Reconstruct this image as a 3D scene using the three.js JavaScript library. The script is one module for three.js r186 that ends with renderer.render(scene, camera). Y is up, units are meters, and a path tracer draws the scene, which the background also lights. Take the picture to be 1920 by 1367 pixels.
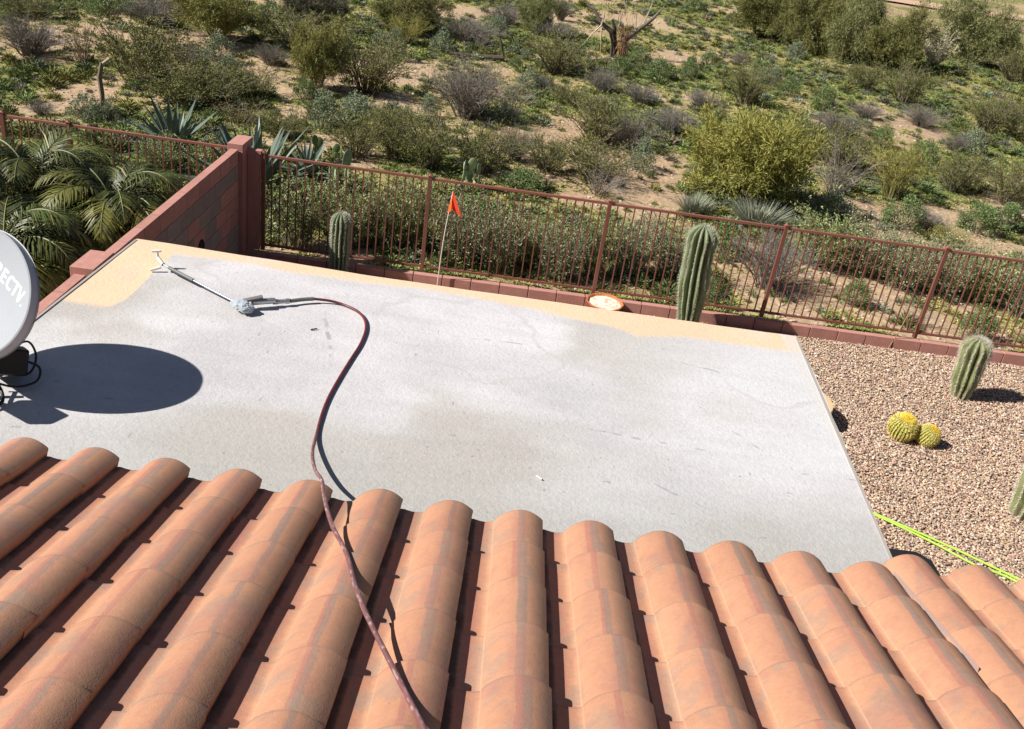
import * as THREE from 'three';
import { mergeGeometries } from 'three/addons/utils/BufferGeometryUtils.js';
import { RoundedBoxGeometry } from 'three/addons/geometries/RoundedBoxGeometry.js';

// ---------------------------------------------------------------- camera, sky, sun, exposure
const scene = new THREE.Scene();
const camera = new THREE.PerspectiveCamera(43.774, 1024 / 729, 0.1, 600);
camera.rotation.order = 'YXZ';
camera.position.set(1.0225, 4.8462, 11.828);
camera.rotation.set(-0.473033, -0.045105, 0.151345);

const SUN = new THREE.Vector3(-1.13, 1, 0.29).normalize();   // from the left, a little behind the camera
const SKY_LEVEL = 0.135, SUN_LEVEL = 4.7, EXPOSURE = 1.48;
scene.background = (() => {                                  // clear desert afternoon: deep blue overhead, pale at the horizon
  const W = 256, H = 128, data = new Float32Array(W * H * 4);
  for (let j = 0; j < H; j++) for (let i = 0; i < W; i++) {
    const up = ((j + 0.5) / H - 0.5) * Math.PI, ro = ((i + 0.5) / W - 0.5) * 2 * Math.PI;
    const y = Math.sin(up), c = Math.cos(ro) * Math.cos(up) * SUN.x + y * SUN.y + Math.sin(ro) * Math.cos(up) * SUN.z;
    const k = Math.pow(1 - Math.max(0, y), 3.2), glow = 0.9 * Math.pow(Math.max(0, c), 14) + 0.25 * Math.pow(Math.max(0, c), 3);
    const sky = y > 0 ? [0.30 + 0.50 * k + glow, 0.46 + 0.42 * k + glow * 0.95, 0.82 + 0.18 * k + glow * 0.85] : [0.50, 0.42, 0.34];
    for (let q = 0; q < 3; q++) data[(j * W + i) * 4 + q] = sky[q];
    data[(j * W + i) * 4 + 3] = 1;
  }
  const t = new THREE.DataTexture(data, W, H, THREE.RGBAFormat, THREE.FloatType);
  t.mapping = THREE.EquirectangularReflectionMapping; t.magFilter = THREE.LinearFilter; t.needsUpdate = true;
  return t;
})();
scene.environment = scene.background;
scene.backgroundIntensity = scene.environmentIntensity = SKY_LEVEL;
const sun = new THREE.DirectionalLight(new THREE.Color(1, 0.945, 0.86), SUN_LEVEL);
sun.position.copy(SUN).multiplyScalar(60); sun.target.position.set(0, 0, 0);
sun.castShadow = true; sun.shadow.mapSize.set(4096, 4096);
Object.assign(sun.shadow.camera, { left: -50, right: 50, top: 50, bottom: -50, near: 1, far: 160 });
scene.add(sun, sun.target);
const renderer = new THREE.WebGLRenderer({ antialias: true });
renderer.shadowMap.enabled = true;
renderer.toneMapping = THREE.LinearToneMapping;
renderer.toneMappingExposure = EXPOSURE;

// ---------------------------------------------------------------- helpers
const { sin, cos, PI, abs, min, max, floor, sqrt, pow } = Math;
const V = (x, y, z) => new THREE.Vector3(x, y, z);
const rng = (seed) => () => { seed = (seed + 0x6d2b79f5) | 0; let t = Math.imul(seed ^ (seed >>> 15), 1 | seed); t = (t + Math.imul(t ^ (t >>> 7), 61 | t)) ^ t; return ((t ^ (t >>> 14)) >>> 0) / 4294967296; };
const hash2 = (x, y) => { let h = Math.imul(x | 0, 374761393) + Math.imul(y | 0, 668265263); h = Math.imul(h ^ (h >>> 13), 1274126177); return ((h ^ (h >>> 16)) >>> 0) / 4294967296; };
function vnoise(x, y) {
  const ix = floor(x), iy = floor(y), fx = x - ix, fy = y - iy, s = fx * fx * (3 - 2 * fx), t = fy * fy * (3 - 2 * fy);
  const a = hash2(ix, iy), b = hash2(ix + 1, iy), c = hash2(ix, iy + 1), d = hash2(ix + 1, iy + 1);
  return a + (b - a) * s + (c - a) * t + (a - b - c + d) * s * t;
}
function fbm(x, y, n = 4) { let v = 0, a = 0.5, k = 0; for (let i = 0; i < n; i++) { v += a * vnoise(x, y); k += a; a *= 0.5; x = x * 2.03 + 17.1; y = y * 2.03 + 5.7; } return v / k; }
const sstep = (a, b, x) => { const t = min(1, max(0, (x - a) / (b - a))); return t * t * (3 - 2 * t); };
const mix = (a, b, t) => a + (b - a) * t;
const mix3 = (a, b, t) => [mix(a[0], b[0], t), mix(a[1], b[1], t), mix(a[2], b[2], t)];
const toS = (c) => { c = min(1, max(0, c)); return 255 * (c <= 0.0031308 ? 12.92 * c : 1.055 * pow(c, 1 / 2.4) - 0.055); };
function tex(W, H, fn, srgb = true) {                        // fn(u, v, i, j) -> linear [r, g, b]
  const d = new Uint8Array(W * H * 4);
  for (let j = 0; j < H; j++) for (let i = 0; i < W; i++) {
    const c = fn((i + 0.5) / W, (j + 0.5) / H, i, j), o = (j * W + i) * 4;
    for (let q = 0; q < 3; q++) d[o + q] = srgb ? toS(c[q]) : 255 * min(1, max(0, c[q]));
    d[o + 3] = 255;
  }
  const t = new THREE.DataTexture(d, W, H, THREE.RGBAFormat);
  t.wrapS = t.wrapT = THREE.RepeatWrapping; t.magFilter = THREE.LinearFilter; t.minFilter = THREE.LinearMipmapLinearFilter; t.generateMipmaps = true;
  if (srgb) t.colorSpace = THREE.SRGBColorSpace;
  t.needsUpdate = true; return t;
}
const mat = (r, g, b, rough = 0.9, more = {}) => { const m = new THREE.MeshStandardMaterial({ roughness: rough, side: THREE.DoubleSide, ...more }); m.color.setRGB(r, g, b); return m; };
const vmat = (rough = 0.9, more = {}) => new THREE.MeshStandardMaterial({ vertexColors: true, roughness: rough, side: THREE.DoubleSide, ...more });

const taken = {};
const numbered = (n) => { const base = n.replace(/_\d{3}$/, ''); const k = taken[base] = (taken[base] ?? -1) + 1; return k ? base + '_' + String(k).padStart(3, '0') : base; };
function tag(o, label, category, group) { o.userData = { label, category }; if (group) o.userData.group = group; return o; }
function thing(name, label, category, at = [0, 0, 0], turn = 0, group) {
  const o = new THREE.Group(); o.name = numbered(name); o.position.set(...at); o.rotation.y = turn; scene.add(o); return tag(o, label, category, group);
}
function part(name, geo, m, parent, label) {
  const o = new THREE.Mesh(geo, m); o.name = name; o.castShadow = o.receiveShadow = true; parent.add(o); if (label) o.userData.label = label; return o;
}
function structure(name, geo, m) { const o = part(name, geo, m, scene); o.userData.kind = 'structure'; return o; }
const pathTube = (pts, r, seg = 60, rad = 8) => new THREE.TubeGeometry(new THREE.CatmullRomCurve3(pts.map((q) => V(...q))), seg, r, rad);
function box(w, h, d, x, y, z) { const g = new THREE.BoxGeometry(w, h, d); g.translate(x, y, z); return g; }
function rbox(w, h, d, x, y, z, r = 0.006) { const g = new RoundedBoxGeometry(w, h, d, 1, r); g.translate(x, y, z); return g; }

class MB {                                                   // collects triangles with colours
  constructor() { this.p = []; this.c = []; this.n = 0; }
  tri(a, b, c, col) { this.p.push(a[0], a[1], a[2], b[0], b[1], b[2], c[0], c[1], c[2]); for (let i = 0; i < 3; i++) this.c.push(col[0], col[1], col[2]); this.n++; }
  quad(a, b, c, d, col) { this.tri(a, b, c, col); this.tri(a, c, d, col); }
  limb(pts, radii, sides, col) {                             // tapered tube along points
    const rings = [];
    for (let k = 0; k < pts.length; k++) {
      const a = pts[max(0, k - 1)], b = pts[min(pts.length - 1, k + 1)];
      let t = [b[0] - a[0], b[1] - a[1], b[2] - a[2]]; const l = Math.hypot(...t) || 1; t = t.map((q) => q / l);
      const up = abs(t[1]) > 0.9 ? [1, 0, 0] : [0, 1, 0];
      let e = [t[1] * up[2] - t[2] * up[1], t[2] * up[0] - t[0] * up[2], t[0] * up[1] - t[1] * up[0]]; const le = Math.hypot(...e); e = e.map((q) => q / le);
      const f = [t[1] * e[2] - t[2] * e[1], t[2] * e[0] - t[0] * e[2], t[0] * e[1] - t[1] * e[0]];
      rings.push(Array.from({ length: sides }, (_, s) => { const w = (s / sides) * 2 * PI, r = radii[k]; return [0, 1, 2].map((q) => pts[k][q] + r * (cos(w) * e[q] + sin(w) * f[q])); }));
    }
    for (let k = 0; k + 1 < rings.length; k++) for (let s = 0; s < sides; s++) { const s2 = (s + 1) % sides; this.quad(rings[k][s], rings[k][s2], rings[k + 1][s2], rings[k + 1][s], col); }
  }
  leaf(o, d, w, len, wid, col) {                             // a small folded diamond from o along d, width direction w
    const tip = [o[0] + d[0] * len, o[1] + d[1] * len, o[2] + d[2] * len];
    const m = [o[0] + d[0] * len * 0.45, o[1] + d[1] * len * 0.45, o[2] + d[2] * len * 0.45];
    this.quad(o, [m[0] + w[0] * wid, m[1] + w[1] * wid, m[2] + w[2] * wid], tip, [m[0] - w[0] * wid, m[1] - w[1] * wid, m[2] - w[2] * wid], col);
  }
  geo(smooth = false) {
    const g = new THREE.BufferGeometry();
    g.setAttribute('position', new THREE.BufferAttribute(new Float32Array(this.p), 3));
    g.setAttribute('color', new THREE.BufferAttribute(new Float32Array(this.c), 3));
    g.computeVertexNormals(); return g;
  }
}
const dirs = (r) => { const y = r() * 2 - 1, a = r() * 2 * PI, k = sqrt(1 - y * y); return [cos(a) * k, y, sin(a) * k]; };
const nrm = (a) => { const l = Math.hypot(...a) || 1; return [a[0] / l, a[1] / l, a[2] / l]; };
const cross = (a, b) => [a[1] * b[2] - a[2] * b[1], a[2] * b[0] - a[0] * b[2], a[0] * b[1] - a[1] * b[0]];
const vary = (c, r, k = 0.25) => { const f = 1 + (r() - 0.5) * 2 * k, w = (r() - 0.5) * k * 0.5; return [c[0] * f * (1 + w), c[1] * f, c[2] * f * (1 - w)]; };

// ---------------------------------------------------------------- desert ground
function terrain(x, z) {
  const d = max(0, -z - 1);
  return -0.2 + 0.02 * max(0, d - 2) + 0.04 * max(0, d - 30) + 0.18 * sin(x * 0.31 + 1.3) * sin(d * 0.27 + 0.5) * min(1, d / 8) + 0.3 * sin(x * 0.11 - d * 0.09 + 2) * min(1, d / 20);
}
const BARE = [[-3.9,-10.1,0.4],[-3.8,-8.5,0.3],[-2.2,-10.5,0.5],[-2.5,-15.0,0.7],[-2.4,-10.7,0.4],[-1.4,-28.0,1.0],[6.5,-32.6,1.2],[4.1,-7.0,0.7],[4.7,-8.5,0.5],[4.3,-6.1,0.5],[9.7,-16.3,0.6],[8.8,-27.2,0.9],[9.7,-6.9,0.9],[8.5,-6.0,0.6],[10.8,-6.7,0.8],[13.0,-9.5,0.8],[13.6,-15.7,0.6],[-8.4,-8.1,0.7],[-8.4,-6.3,0.5],[-11.0,-16.5,0.6],[-10.4,-13.7,0.6],[-5.3,-19.0,0.5],[-7.6,-14.5,0.6],[3.0,-10.4,0.5],[-3.5,-8.1,0.3],[12.3,-17.2,0.5],[10.0,-14.4,0.5],[-2.6,-5.9,0.3],[2.4,-9.2,0.4],[7.1,-23.0,0.8],[28.1,-56.1,2.2],[33.0,-53.4,1.4],[7.1,-2.3,0.5],[5.5,-1.4,0.5],[7.9,-0.8,0.5],[-0.7,-1.2,0.3],[-1.3,-0.6,0.2]];
const GREEN = [[-0.2,-20.4,1.1],[1.6,-24.8,1.2],[7.3,-18.7,1.0],[9.4,-20.9,1.1],[12.5,-22.5,1.4],[15.8,-23.9,1.2],[18.1,-21.9,1.2],[1.6,-13.0,0.9],[1.0,-10.7,0.8],[-9.3,-9.2,0.8],[-9.2,-8.1,0.7],[14.8,-14.6,1.1],[10.4,-15.7,0.8],[8.6,-11.9,0.8],[4.4,-11.3,0.8],[16.9,-30.3,1.4],[-4.6,-21.6,0.9],[-0.4,-5.9,0.6],[3.9,-14.3,0.7],[11.8,-10.1,0.8],[9.8,-8.9,0.5],[3.4,-18.8,1.0],[12.9,-31.0,1.2],[0.6,-1.2,0.3],[3.8,-0.8,0.2],[-0.1,-0.7,0.3]];
function greenness(x, z) {                                   // 0 bare soil .. 1 spring growth
  let g = 0.80 + 1.5 * (fbm(x * 0.33 + 3, z * 0.33 + 9, 4) - 0.5) + 0.9 * (fbm(x * 1.9, z * 1.9, 3) - 0.5);
  for (const [a, b, r] of BARE) { const q = ((x - a) ** 2 + ((z - b) * 0.7) ** 2) / (r * r * 1.6); if (q < 6) g -= 0.75 * Math.exp(-q); }
  for (const [a, b, r] of GREEN) { const q = ((x - a) ** 2 + ((z - b) * 0.7) ** 2) / (r * r * 1.8); if (q < 6) g += 0.5 * Math.exp(-q); }
  return min(1, max(0, g));
}
{
  const xs = [], zs = [];
  for (let x = -60; x <= 90; x += abs(x - 5) < 22 ? 0.4 : 2) xs.push(x);
  for (let z = -0.115; z > -130; z -= z > -30 ? 0.35 : 1.6) zs.push(z);
  const pos = [], uv = [], idx = [];
  for (const z of zs) for (const x of xs) { pos.push(x, terrain(x, z) + 0.05 * (fbm(x * 0.9, z * 0.9, 3) - 0.5) * min(1, (-z) / 3), z); uv.push((x + 26) / 60, (z + 60) / 60); }
  for (let j = 0; j + 1 < zs.length; j++) for (let i = 0; i + 1 < xs.length; i++) { const a = j * xs.length + i, b = a + xs.length; idx.push(a, a + 1, b, a + 1, b + 1, b); }
  const g = new THREE.BufferGeometry();
  g.setAttribute('position', new THREE.BufferAttribute(new Float32Array(pos), 3)); g.setAttribute('uv', new THREE.BufferAttribute(new Float32Array(uv), 2)); g.setIndex(idx); g.computeVertexNormals();
  const soil = tex(2048, 2048, (u, v) => {
    const x = u * 60 - 26, z = v * 60 - 60, gr = greenness(x, z), f = vnoise(x * 28, z * 28), f2 = fbm(x * 9, z * 9, 3), big = fbm(x * 0.5 + 40, z * 0.5, 3);
    let c = mix3([0.45, 0.30, 0.19], [0.51, 0.39, 0.245], big);
    const grow = sstep(0.42, 0.78, gr + 0.55 * (f2 - 0.5));
    c = mix3(c, mix3([0.33, 0.285, 0.11], [0.175, 0.205, 0.05], sstep(0.6, 1.05, gr)), grow * 0.9);
    const k = 0.68 + 0.4 * f + 0.3 * (f2 - 0.4);
    return [c[0] * k, c[1] * k, c[2] * k];
  });
  const rough = tex(512, 512, (u, v) => { const q = 0.5 * vnoise(u * 90, v * 90) + 0.5 * vnoise(u * 31, v * 31); return [q, q, q]; }, false);
  rough.repeat.set(10, 10);
  structure('desert_ground', g, new THREE.MeshStandardMaterial({ map: soil, roughness: 1, bumpMap: rough, bumpScale: 0.03 }));
}
{ // yards inside the fence line
  const grit = tex(512, 512, (u, v) => { const f = vnoise(u * 120, v * 120), k = 0.5 + 0.7 * f; return [0.36 * k, 0.26 * k, 0.19 * k]; });
  grit.repeat.set(0.5, 0.5);
  const g = new THREE.PlaneGeometry(24, 26); g.rotateX(-PI / 2); g.translate(9.6, -0.165, 13); 
  const uv = g.attributes.uv; for (let i = 0; i < uv.count; i++) uv.setXY(i, uv.getX(i) * 24, uv.getY(i) * 26);
  structure('gravel_yard', g, new THREE.MeshStandardMaterial({ map: grit, roughness: 1 }));
  const dirt = tex(512, 512, (u, v) => { const f = fbm(u * 60, v * 60, 3), k = 0.55 + 0.8 * f; return [0.26 * k, 0.15 * k, 0.09 * k]; });
  const n = new THREE.PlaneGeometry(26, 26); n.rotateX(-PI / 2); n.translate(-15.4, -0.17, 12.9);
  const nu = n.attributes.uv; for (let i = 0; i < nu.count; i++) nu.setXY(i, nu.getX(i) * 8, nu.getY(i) * 8);
  structure('neighbour_yard', n, new THREE.MeshStandardMaterial({ map: dirt, roughness: 1 }));
  structure('neighbour_path', rbox(1.6, 0.05, 5, -4.3, -0.15, 4.75, 0.01), mat(0.42, 0.38, 0.32));
}
const dummy = new THREE.Object3D();
function scatter(name, label, category, geo, m, spots) {     // stuff: spots of [x, y, z, sx, sy, sz, turn, tilt, [r, g, b]]
  const o = new THREE.InstancedMesh(geo, m, spots.length); o.name = name; o.castShadow = o.receiveShadow = true;
  spots.forEach(([x, y, z, sx, sy, sz, turn, tilt, c], i) => {
    dummy.position.set(x, y, z); dummy.rotation.set(tilt, turn, tilt * 0.7); dummy.scale.set(sx, sy, sz); dummy.updateMatrix();
    o.setMatrixAt(i, dummy.matrix); o.setColorAt(i, new THREE.Color().setRGB(...c));
  });
  scene.add(o); tag(o, label, category); o.userData.kind = 'stuff'; return o;
}
const pebbleGeo = (() => { const g = new THREE.IcosahedronGeometry(1, 1), p = g.attributes.position; for (let i = 0; i < p.count; i++) { const x = p.getX(i), y = p.getY(i), z = p.getZ(i), k = 0.82 + 0.36 * vnoise(x * 1.7 + 9, y * 1.7 + z * 1.3 + 4); p.setXYZ(i, x * k, y * k, z * k); } g.computeVertexNormals(); return g; })();
const stoneMat = mat(1, 1, 1, 0.85);
{
  const r = rng(11), spots = [], tones = [[0.60, 0.43, 0.32], [0.50, 0.32, 0.25], [0.68, 0.54, 0.40], [0.40, 0.25, 0.20], [0.72, 0.62, 0.52], [0.58, 0.43, 0.27], [0.28, 0.19, 0.17], [0.62, 0.40, 0.31], [0.66, 0.53, 0.36]];
  const put = (x, z, big) => { const s = 0.0085 + 0.012 * r() * r() * r() + big, c = vary(tones[floor(r() * tones.length)], r, 0.32).map((q) => q * 0.86); spots.push([x, -0.166 + 0.006 + 0.022 * r(), z, s * (1 + 0.5 * r()), s * (0.55 + 0.3 * r()), s * (0.8 + 0.4 * r()), r() * 6.3, (r() - 0.5) * 0.9, c]); };
  for (let i = 0; i < 100000; i++) { const z = 0.03 + 6.0 * r(), x = 3.2 + r() * (6.6 - 0.42 * z); put(x, z, 0); }
  for (let i = 0; i < 9000; i++) put(-2.2 + 5.6 * r(), 0.02 + 0.6 * r(), 0);
  scatter('gravel', 'pink and tan pea gravel covering the yard inside the fence', 'gravel', pebbleGeo, stoneMat, spots);
}
{
  const r = rng(12), spots = [], kept = [];
  for (let i = 0; i < 9000; i++) {
    const d = 0.3 + 34 * pow(r(), 1.5), z = -d, x = -6 - d * 0.52 + r() * (17.5 + d * 1.17), g = greenness(x, z);
    if (g > 0.7 && r() < 0.75) continue;
    const s = 0.012 + 0.022 * pow(r(), 3) + 0.0006 * d, c = vary([0.50, 0.40, 0.31], r, 0.3);
    spots.push([x, terrain(x, z) + s * 0.2, z, s * (1 + r()), s * 0.7, s, r() * 6.3, (r() - 0.5) * 0.6, c]);
  }
  scatter('desert_stones', 'pale loose stones strewn over the desert soil', 'stones', pebbleGeo, stoneMat, spots);
  const tuft = new MB(), q = rng(5);
  for (let k = 0; k < 9; k++) { const a = q() * 6.3, t = 0.3 + 0.9 * q(), d = nrm([cos(a) * t, 1, sin(a) * t]), w = [-sin(a), 0, cos(a)]; tuft.leaf([cos(a) * 0.25 * q(), 0, sin(a) * 0.25 * q()], d, w, 0.7 + 0.5 * q(), 0.12, vary([1, 1, 1], q, 0.2)); }
  const grow = [];
  for (let i = 0; i < 120000; i++) {
    const d = 0.5 + 38 * pow(r(), 1.35), z = -d, x = -6 - d * 0.52 + r() * (17.5 + d * 1.17), g = greenness(x, z) + 0.35 * (fbm(x * 3, z * 3, 2) - 0.5);
    if (r() > sstep(0.35, 0.8, g)) continue;
    const s = (0.03 + 0.05 * r()) * (1 + 0.012 * d), c = vary(r() < 0.3 ? [0.34, 0.29, 0.13] : mix3([0.32, 0.315, 0.095], [0.20, 0.27, 0.055], sstep(0.6, 1.05, g)), r, 0.3);
    grow.push([x, terrain(x, z) - 0.01, z, s * 1.5, s * (0.5 + 0.5 * r()), s * 1.5, r() * 6.3, (r() - 0.5) * 0.3, c]);
  }
  scatter('ground_cover', 'thin green spring weeds carpeting the desert floor', 'weeds', tuft.geo(), vmat(0.95), grow);
  const clump = new MB();
  for (let k = 0; k < 130; k++) { const o = dirs(q), b = [o[0] * 0.4 * q(), abs(o[1]) * 0.5 * q() + 0.05, o[2] * 0.4 * q()], d = nrm([o[0] * 1.2 + q() - 0.5, 0.9 + q() - 0.5, o[2] * 1.2 + q() - 0.5]), w = nrm(cross(d, dirs(q))); clump.leaf(b, d, w, 0.2 + 0.22 * q(), 0.035, vary([1, 1, 1], q, 0.35)); }
  const low = [];
  for (let i = 0; i < 15000; i++) {
    const d = 0.8 + 44 * pow(r(), 1.25), z = -d, x = -6 - d * 0.52 + r() * (17.5 + d * 1.17), g = greenness(x, z) + 0.6 * (fbm(x * 0.8 + 70, z * 0.8, 3) - 0.5);
    if (r() > 0.12 + 0.8 * sstep(0.4, 0.95, g)) continue;
    const s = (0.10 + 0.30 * r() * r()) * (1 + 0.012 * d), k = r(), c = vary(k < 0.4 ? [0.17, 0.215, 0.075] : k < 0.72 ? [0.17, 0.175, 0.05] : k < 0.84 ? [0.20, 0.18, 0.14] : [0.23, 0.26, 0.165], r, 0.35);
    low.push([x, terrain(x, z) - 0.01, z, s * (1.1 + 0.6 * r()), s * (0.7 + 0.5 * r()), s * (1.1 + 0.6 * r()), r() * 6.3, (r() - 0.5) * 0.25, c]);
  }
  scatter('low_scrub', 'countless small low scrub clumps between the larger desert shrubs', 'scrub', clump.geo(), vmat(0.95), low);
  const litter = [];
  for (let i = 0; i < 7000; i++) { const x = -6 + 3.4 * r(), z = -0.1 + 5.2 * r(), s = 0.02 + 0.035 * r(); litter.push([x, -0.16 + 0.03 * r(), z, s * 1.7, s * 0.25, s * 0.7, r() * 6.3, (r() - 0.5) * 1.5, vary(r() < 0.35 ? [0.40, 0.31, 0.22] : [0.16, 0.10, 0.07], r, 0.35)]); }
  scatter('leaf_litter', 'dry brown leaf litter under the palms', 'leaf litter', pebbleGeo, stoneMat, litter);
}

{ // sandy trail crossing the far slope at the upper right
  const pos = [], idx = []; for (let k = 0; k <= 40; k++) { const x = 14 + k * 1.4, z = -58.5 + 0.16 * (x - 14); for (const s of [-1.3, 1.3]) pos.push(x, terrain(x, z + s) + 0.12, z + s); if (k < 40) { const a = k * 2; idx.push(a, a + 1, a + 2, a + 1, a + 3, a + 2); } }
  const g = new THREE.BufferGeometry(); g.setAttribute('position', new THREE.BufferAttribute(new Float32Array(pos), 3)); g.setIndex(idx); g.computeVertexNormals(); structure('trail', g, mat(0.56, 0.38, 0.27, 1));
}
// ---------------------------------------------------------------- house with its clay-tile roof
const W_TILE = 0.2825, E_TILE = 0.2913;
const E0 = V(-0.5918, 2.6317, 8.8304), AX = V(0.9996, -0.0066, 0.0258).normalize(), AS = V(-0.0234, 0.2394, 0.9706).normalize(), AN = AS.clone().cross(AX).normalize();
const onRoof = (i, j, h) => E0.clone().addScaledVector(AX, i * W_TILE).addScaledVector(AS, j * E_TILE).addScaledVector(AN, h);
const house = thing('house', 'house with the orange clay barrel-tile roof in the foreground', 'house');
{
  const roof = part('roof', (() => {                         // the deck under the tiles
    const g = new THREE.BoxGeometry(9.0, 0.10, 4.6); g.applyMatrix4(new THREE.Matrix4().makeBasis(AX, AN, AS));
    const c = onRoof(6, 8.2, -0.12); g.translate(c.x, c.y, c.z); return g;
  })(), mat(0.06, 0.045, 0.04, 0.95), house);
  part('wall', box(9.0, 2.45, 0.25, 2.1, 1.06, 9.35), mat(0.62, 0.46, 0.30), house);
  part('fascia', box(9.0, 0.16, 0.03, 1.95, 2.47, 8.94), mat(0.45, 0.33, 0.24), house);
  // one S-shaped tile: a shallow pan on the left, a barrel on the right
  const prof = [];
  prof.push([-0.11, 0.001, 0.0]);
  for (let k = 0; k <= 5; k++) { const t = 0.30 * k / 5; prof.push([t * 0.92 - 0.005, 0.002 - 0.006 * sin(PI * k / 5), 0.03 + 0.27 * k / 5]); }
  for (let k = 1; k <= 15; k++) { const u = k / 15; prof.push([0.27 + 0.685 * u, 0.002 + 0.068 * pow(max(0, sin(PI * u * 0.86)), 0.72), 0.30 + 0.67 * u]); }
  const L = E_TILE + 0.055, tk = 0.014, BAR = 6;
  const tileGeo = (bow, from = 0) => {
    const pos = [], uv = [], idx = [], n = prof.length, nl = 3;
    const add = (x, y, s, u, v) => { pos.push(x, y, s); uv.push(u, v); return pos.length / 3 - 1; };
    const top = [], bot = [];
    for (let k = 0; k <= nl; k++) for (let q = 0; q < n; q++) {
      const s = L * k / nl, [t, h, u] = prof[q], lift = 0.016 * (1 - s / L) + bow * sin(PI * s / L), wid = 1 - 0.03 * s / L;
      top.push(add((0.5 + (t - 0.5) * wid) * W_TILE, h + lift, s, u, s / L));
    }
    for (let k = 0; k < nl; k++) for (let q = from; q + 1 < n; q++) { const a = k * n + q; idx.push(top[a], top[a + n], top[a + 1], top[a + 1], top[a + n], top[a + n + 1]); }
    const rim = (list) => { for (let q = 0; q + 1 < list.length; q++) { const [a, b] = [list[q], list[q + 1]]; const i0 = add(...a), i1 = add(...b), i2 = add(b[0], b[1] - tk, b[2], b[3], b[4]), i3 = add(a[0], a[1] - tk, a[2], a[3], a[4]); idx.push(i0, i1, i2, i0, i2, i3); } };
    const at = (k, q) => { const o = (k * n + q) * 3; return [pos[o], pos[o + 1], pos[o + 2], prof[q][2], k / nl]; };
    rim(Array.from({ length: n - from }, (_, q) => at(0, q + from)));
    for (let k = 0; k < nl; k++) { const A = at(k, n - 1), B = at(k + 1, n - 1), i0 = add(...A), i1 = add(...B), i2 = add(B[0] - 0.004, B[1] - 0.034, B[2], 1, B[4]), i3 = add(A[0] - 0.004, A[1] - 0.034, A[2], 1, A[4]); idx.push(i0, i1, i2, i0, i2, i3); }
    rim(Array.from({ length: nl + 1 }, (_, k) => at(k, from)));
    const g = new THREE.BufferGeometry();
    g.setAttribute('position', new THREE.BufferAttribute(new Float32Array(pos), 3)); g.setAttribute('uv', new THREE.BufferAttribute(new Float32Array(uv), 2)); g.setIndex(idx); g.computeVertexNormals(); return g;
  };
  const geos = [tileGeo(0), tileGeo(0.0012), tileGeo(-0.0010)], barrelOnly = tileGeo(0, BAR);
  const fine = tex(256, 256, (u, v) => { const q = 0.65 * vnoise(u * 170, v * 250) + 0.35 * vnoise(u * 80, v * 110); return [q, q, q]; }, false);
  const mats = [];
  for (let k = 0; k < 14; k++) {
    const r = rng(900 + k * 7), redPan = 0.35 + 0.65 * r(), greyPan = r() < 0.55 ? 0.5 + 0.5 * r() : 0.12 * r(), kind = r(), band = 0.64 + 0.10 * (r() - 0.5), wide = 0.05 + 0.05 * r(), tint = 0.76 + 0.20 * r(), o = k * 31;
    const t = tex(160, 224, (u, v) => {
      const wob = 0.035 * (fbm(v * 3 + o, u * 2, 3) - 0.5) + 0.012 * (vnoise(v * 40 + o, u * 20) - 0.5), uu = u + wob, fade = 0.55 + 0.45 * fbm(v * 2.2 + o * 1.3, o, 2);
      let c = mix3([0.575, 0.292, 0.182], [0.53, 0.262, 0.16], fbm(u * 5 + o, v * 3, 3));
      c = mix3(c, [0.60, 0.325, 0.195], sstep(0.2, 0.3, uu) * (1 - sstep(0.3, 0.5, uu)) * 0.6);
      c = mix3(c, [0.475, 0.205, 0.158], redPan * fade * sstep(0.05, 0.10, uu) * (1 - sstep(0.15, 0.26, uu)));
      c = mix3(c, [0.34, 0.265, 0.215], greyPan * fade * (1 - sstep(0.05, 0.13, uu)) * 0.85);
      const red = sstep(band - wide, band - wide + 0.02, uu) * (1 - sstep(band + wide * 0.3, band + wide * 0.5, uu));
      const grey = sstep(band - wide * 0.2, band, uu) * (1 - sstep(band + wide, band + wide + 0.03, uu));
      c = mix3(c, [0.44, 0.175, 0.14], red * (kind < 0.55 ? 0.8 : 0.1) * (0.55 + 0.5 * fbm(o, v * 2, 2)));
      c = mix3(c, [0.315, 0.225, 0.185], grey * (kind > 0.35 ? 0.62 + 0.3 * redPan : 0.15) * (0.4 + 0.6 * fade));
      c = mix3(c, [0.42, 0.265, 0.17], sstep(band + 0.06, 0.96, uu) * 0.75);
      c = mix3(c, [0.10, 0.07, 0.058], max(1 - sstep(0.02, 0.075, uu), sstep(0.985, 0.996, u)) * 0.92);             // shade painted dark into the lap and the barrel's right face
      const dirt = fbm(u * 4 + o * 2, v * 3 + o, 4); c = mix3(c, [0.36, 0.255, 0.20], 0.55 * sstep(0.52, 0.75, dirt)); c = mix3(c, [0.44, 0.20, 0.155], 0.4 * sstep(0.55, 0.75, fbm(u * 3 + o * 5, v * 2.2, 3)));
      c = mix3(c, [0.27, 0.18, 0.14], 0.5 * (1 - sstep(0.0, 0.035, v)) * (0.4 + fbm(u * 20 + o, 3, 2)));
      if (abs(u - 0.305) < 0.006) c = mix3(c, [0.62, 0.38, 0.24], 0.6);
      const f = tint * (0.90 + 0.12 * vnoise(u * 90 + o, v * 130) + 0.1 * vnoise(u * 21, v * 30 + o)); const sp = vnoise(u * 60 + o * 3, v * 80) > 0.985 ? 0.6 : 1;
      return [c[0] * f * sp, c[1] * f * sp, c[2] * f * sp];
    });
    t.wrapS = t.wrapT = THREE.ClampToEdgeWrapping;
    mats.push(new THREE.MeshStandardMaterial({ map: t, roughness: 0.86, bumpMap: fine, bumpScale: 0.0007, side: THREE.DoubleSide }));
  }
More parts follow.
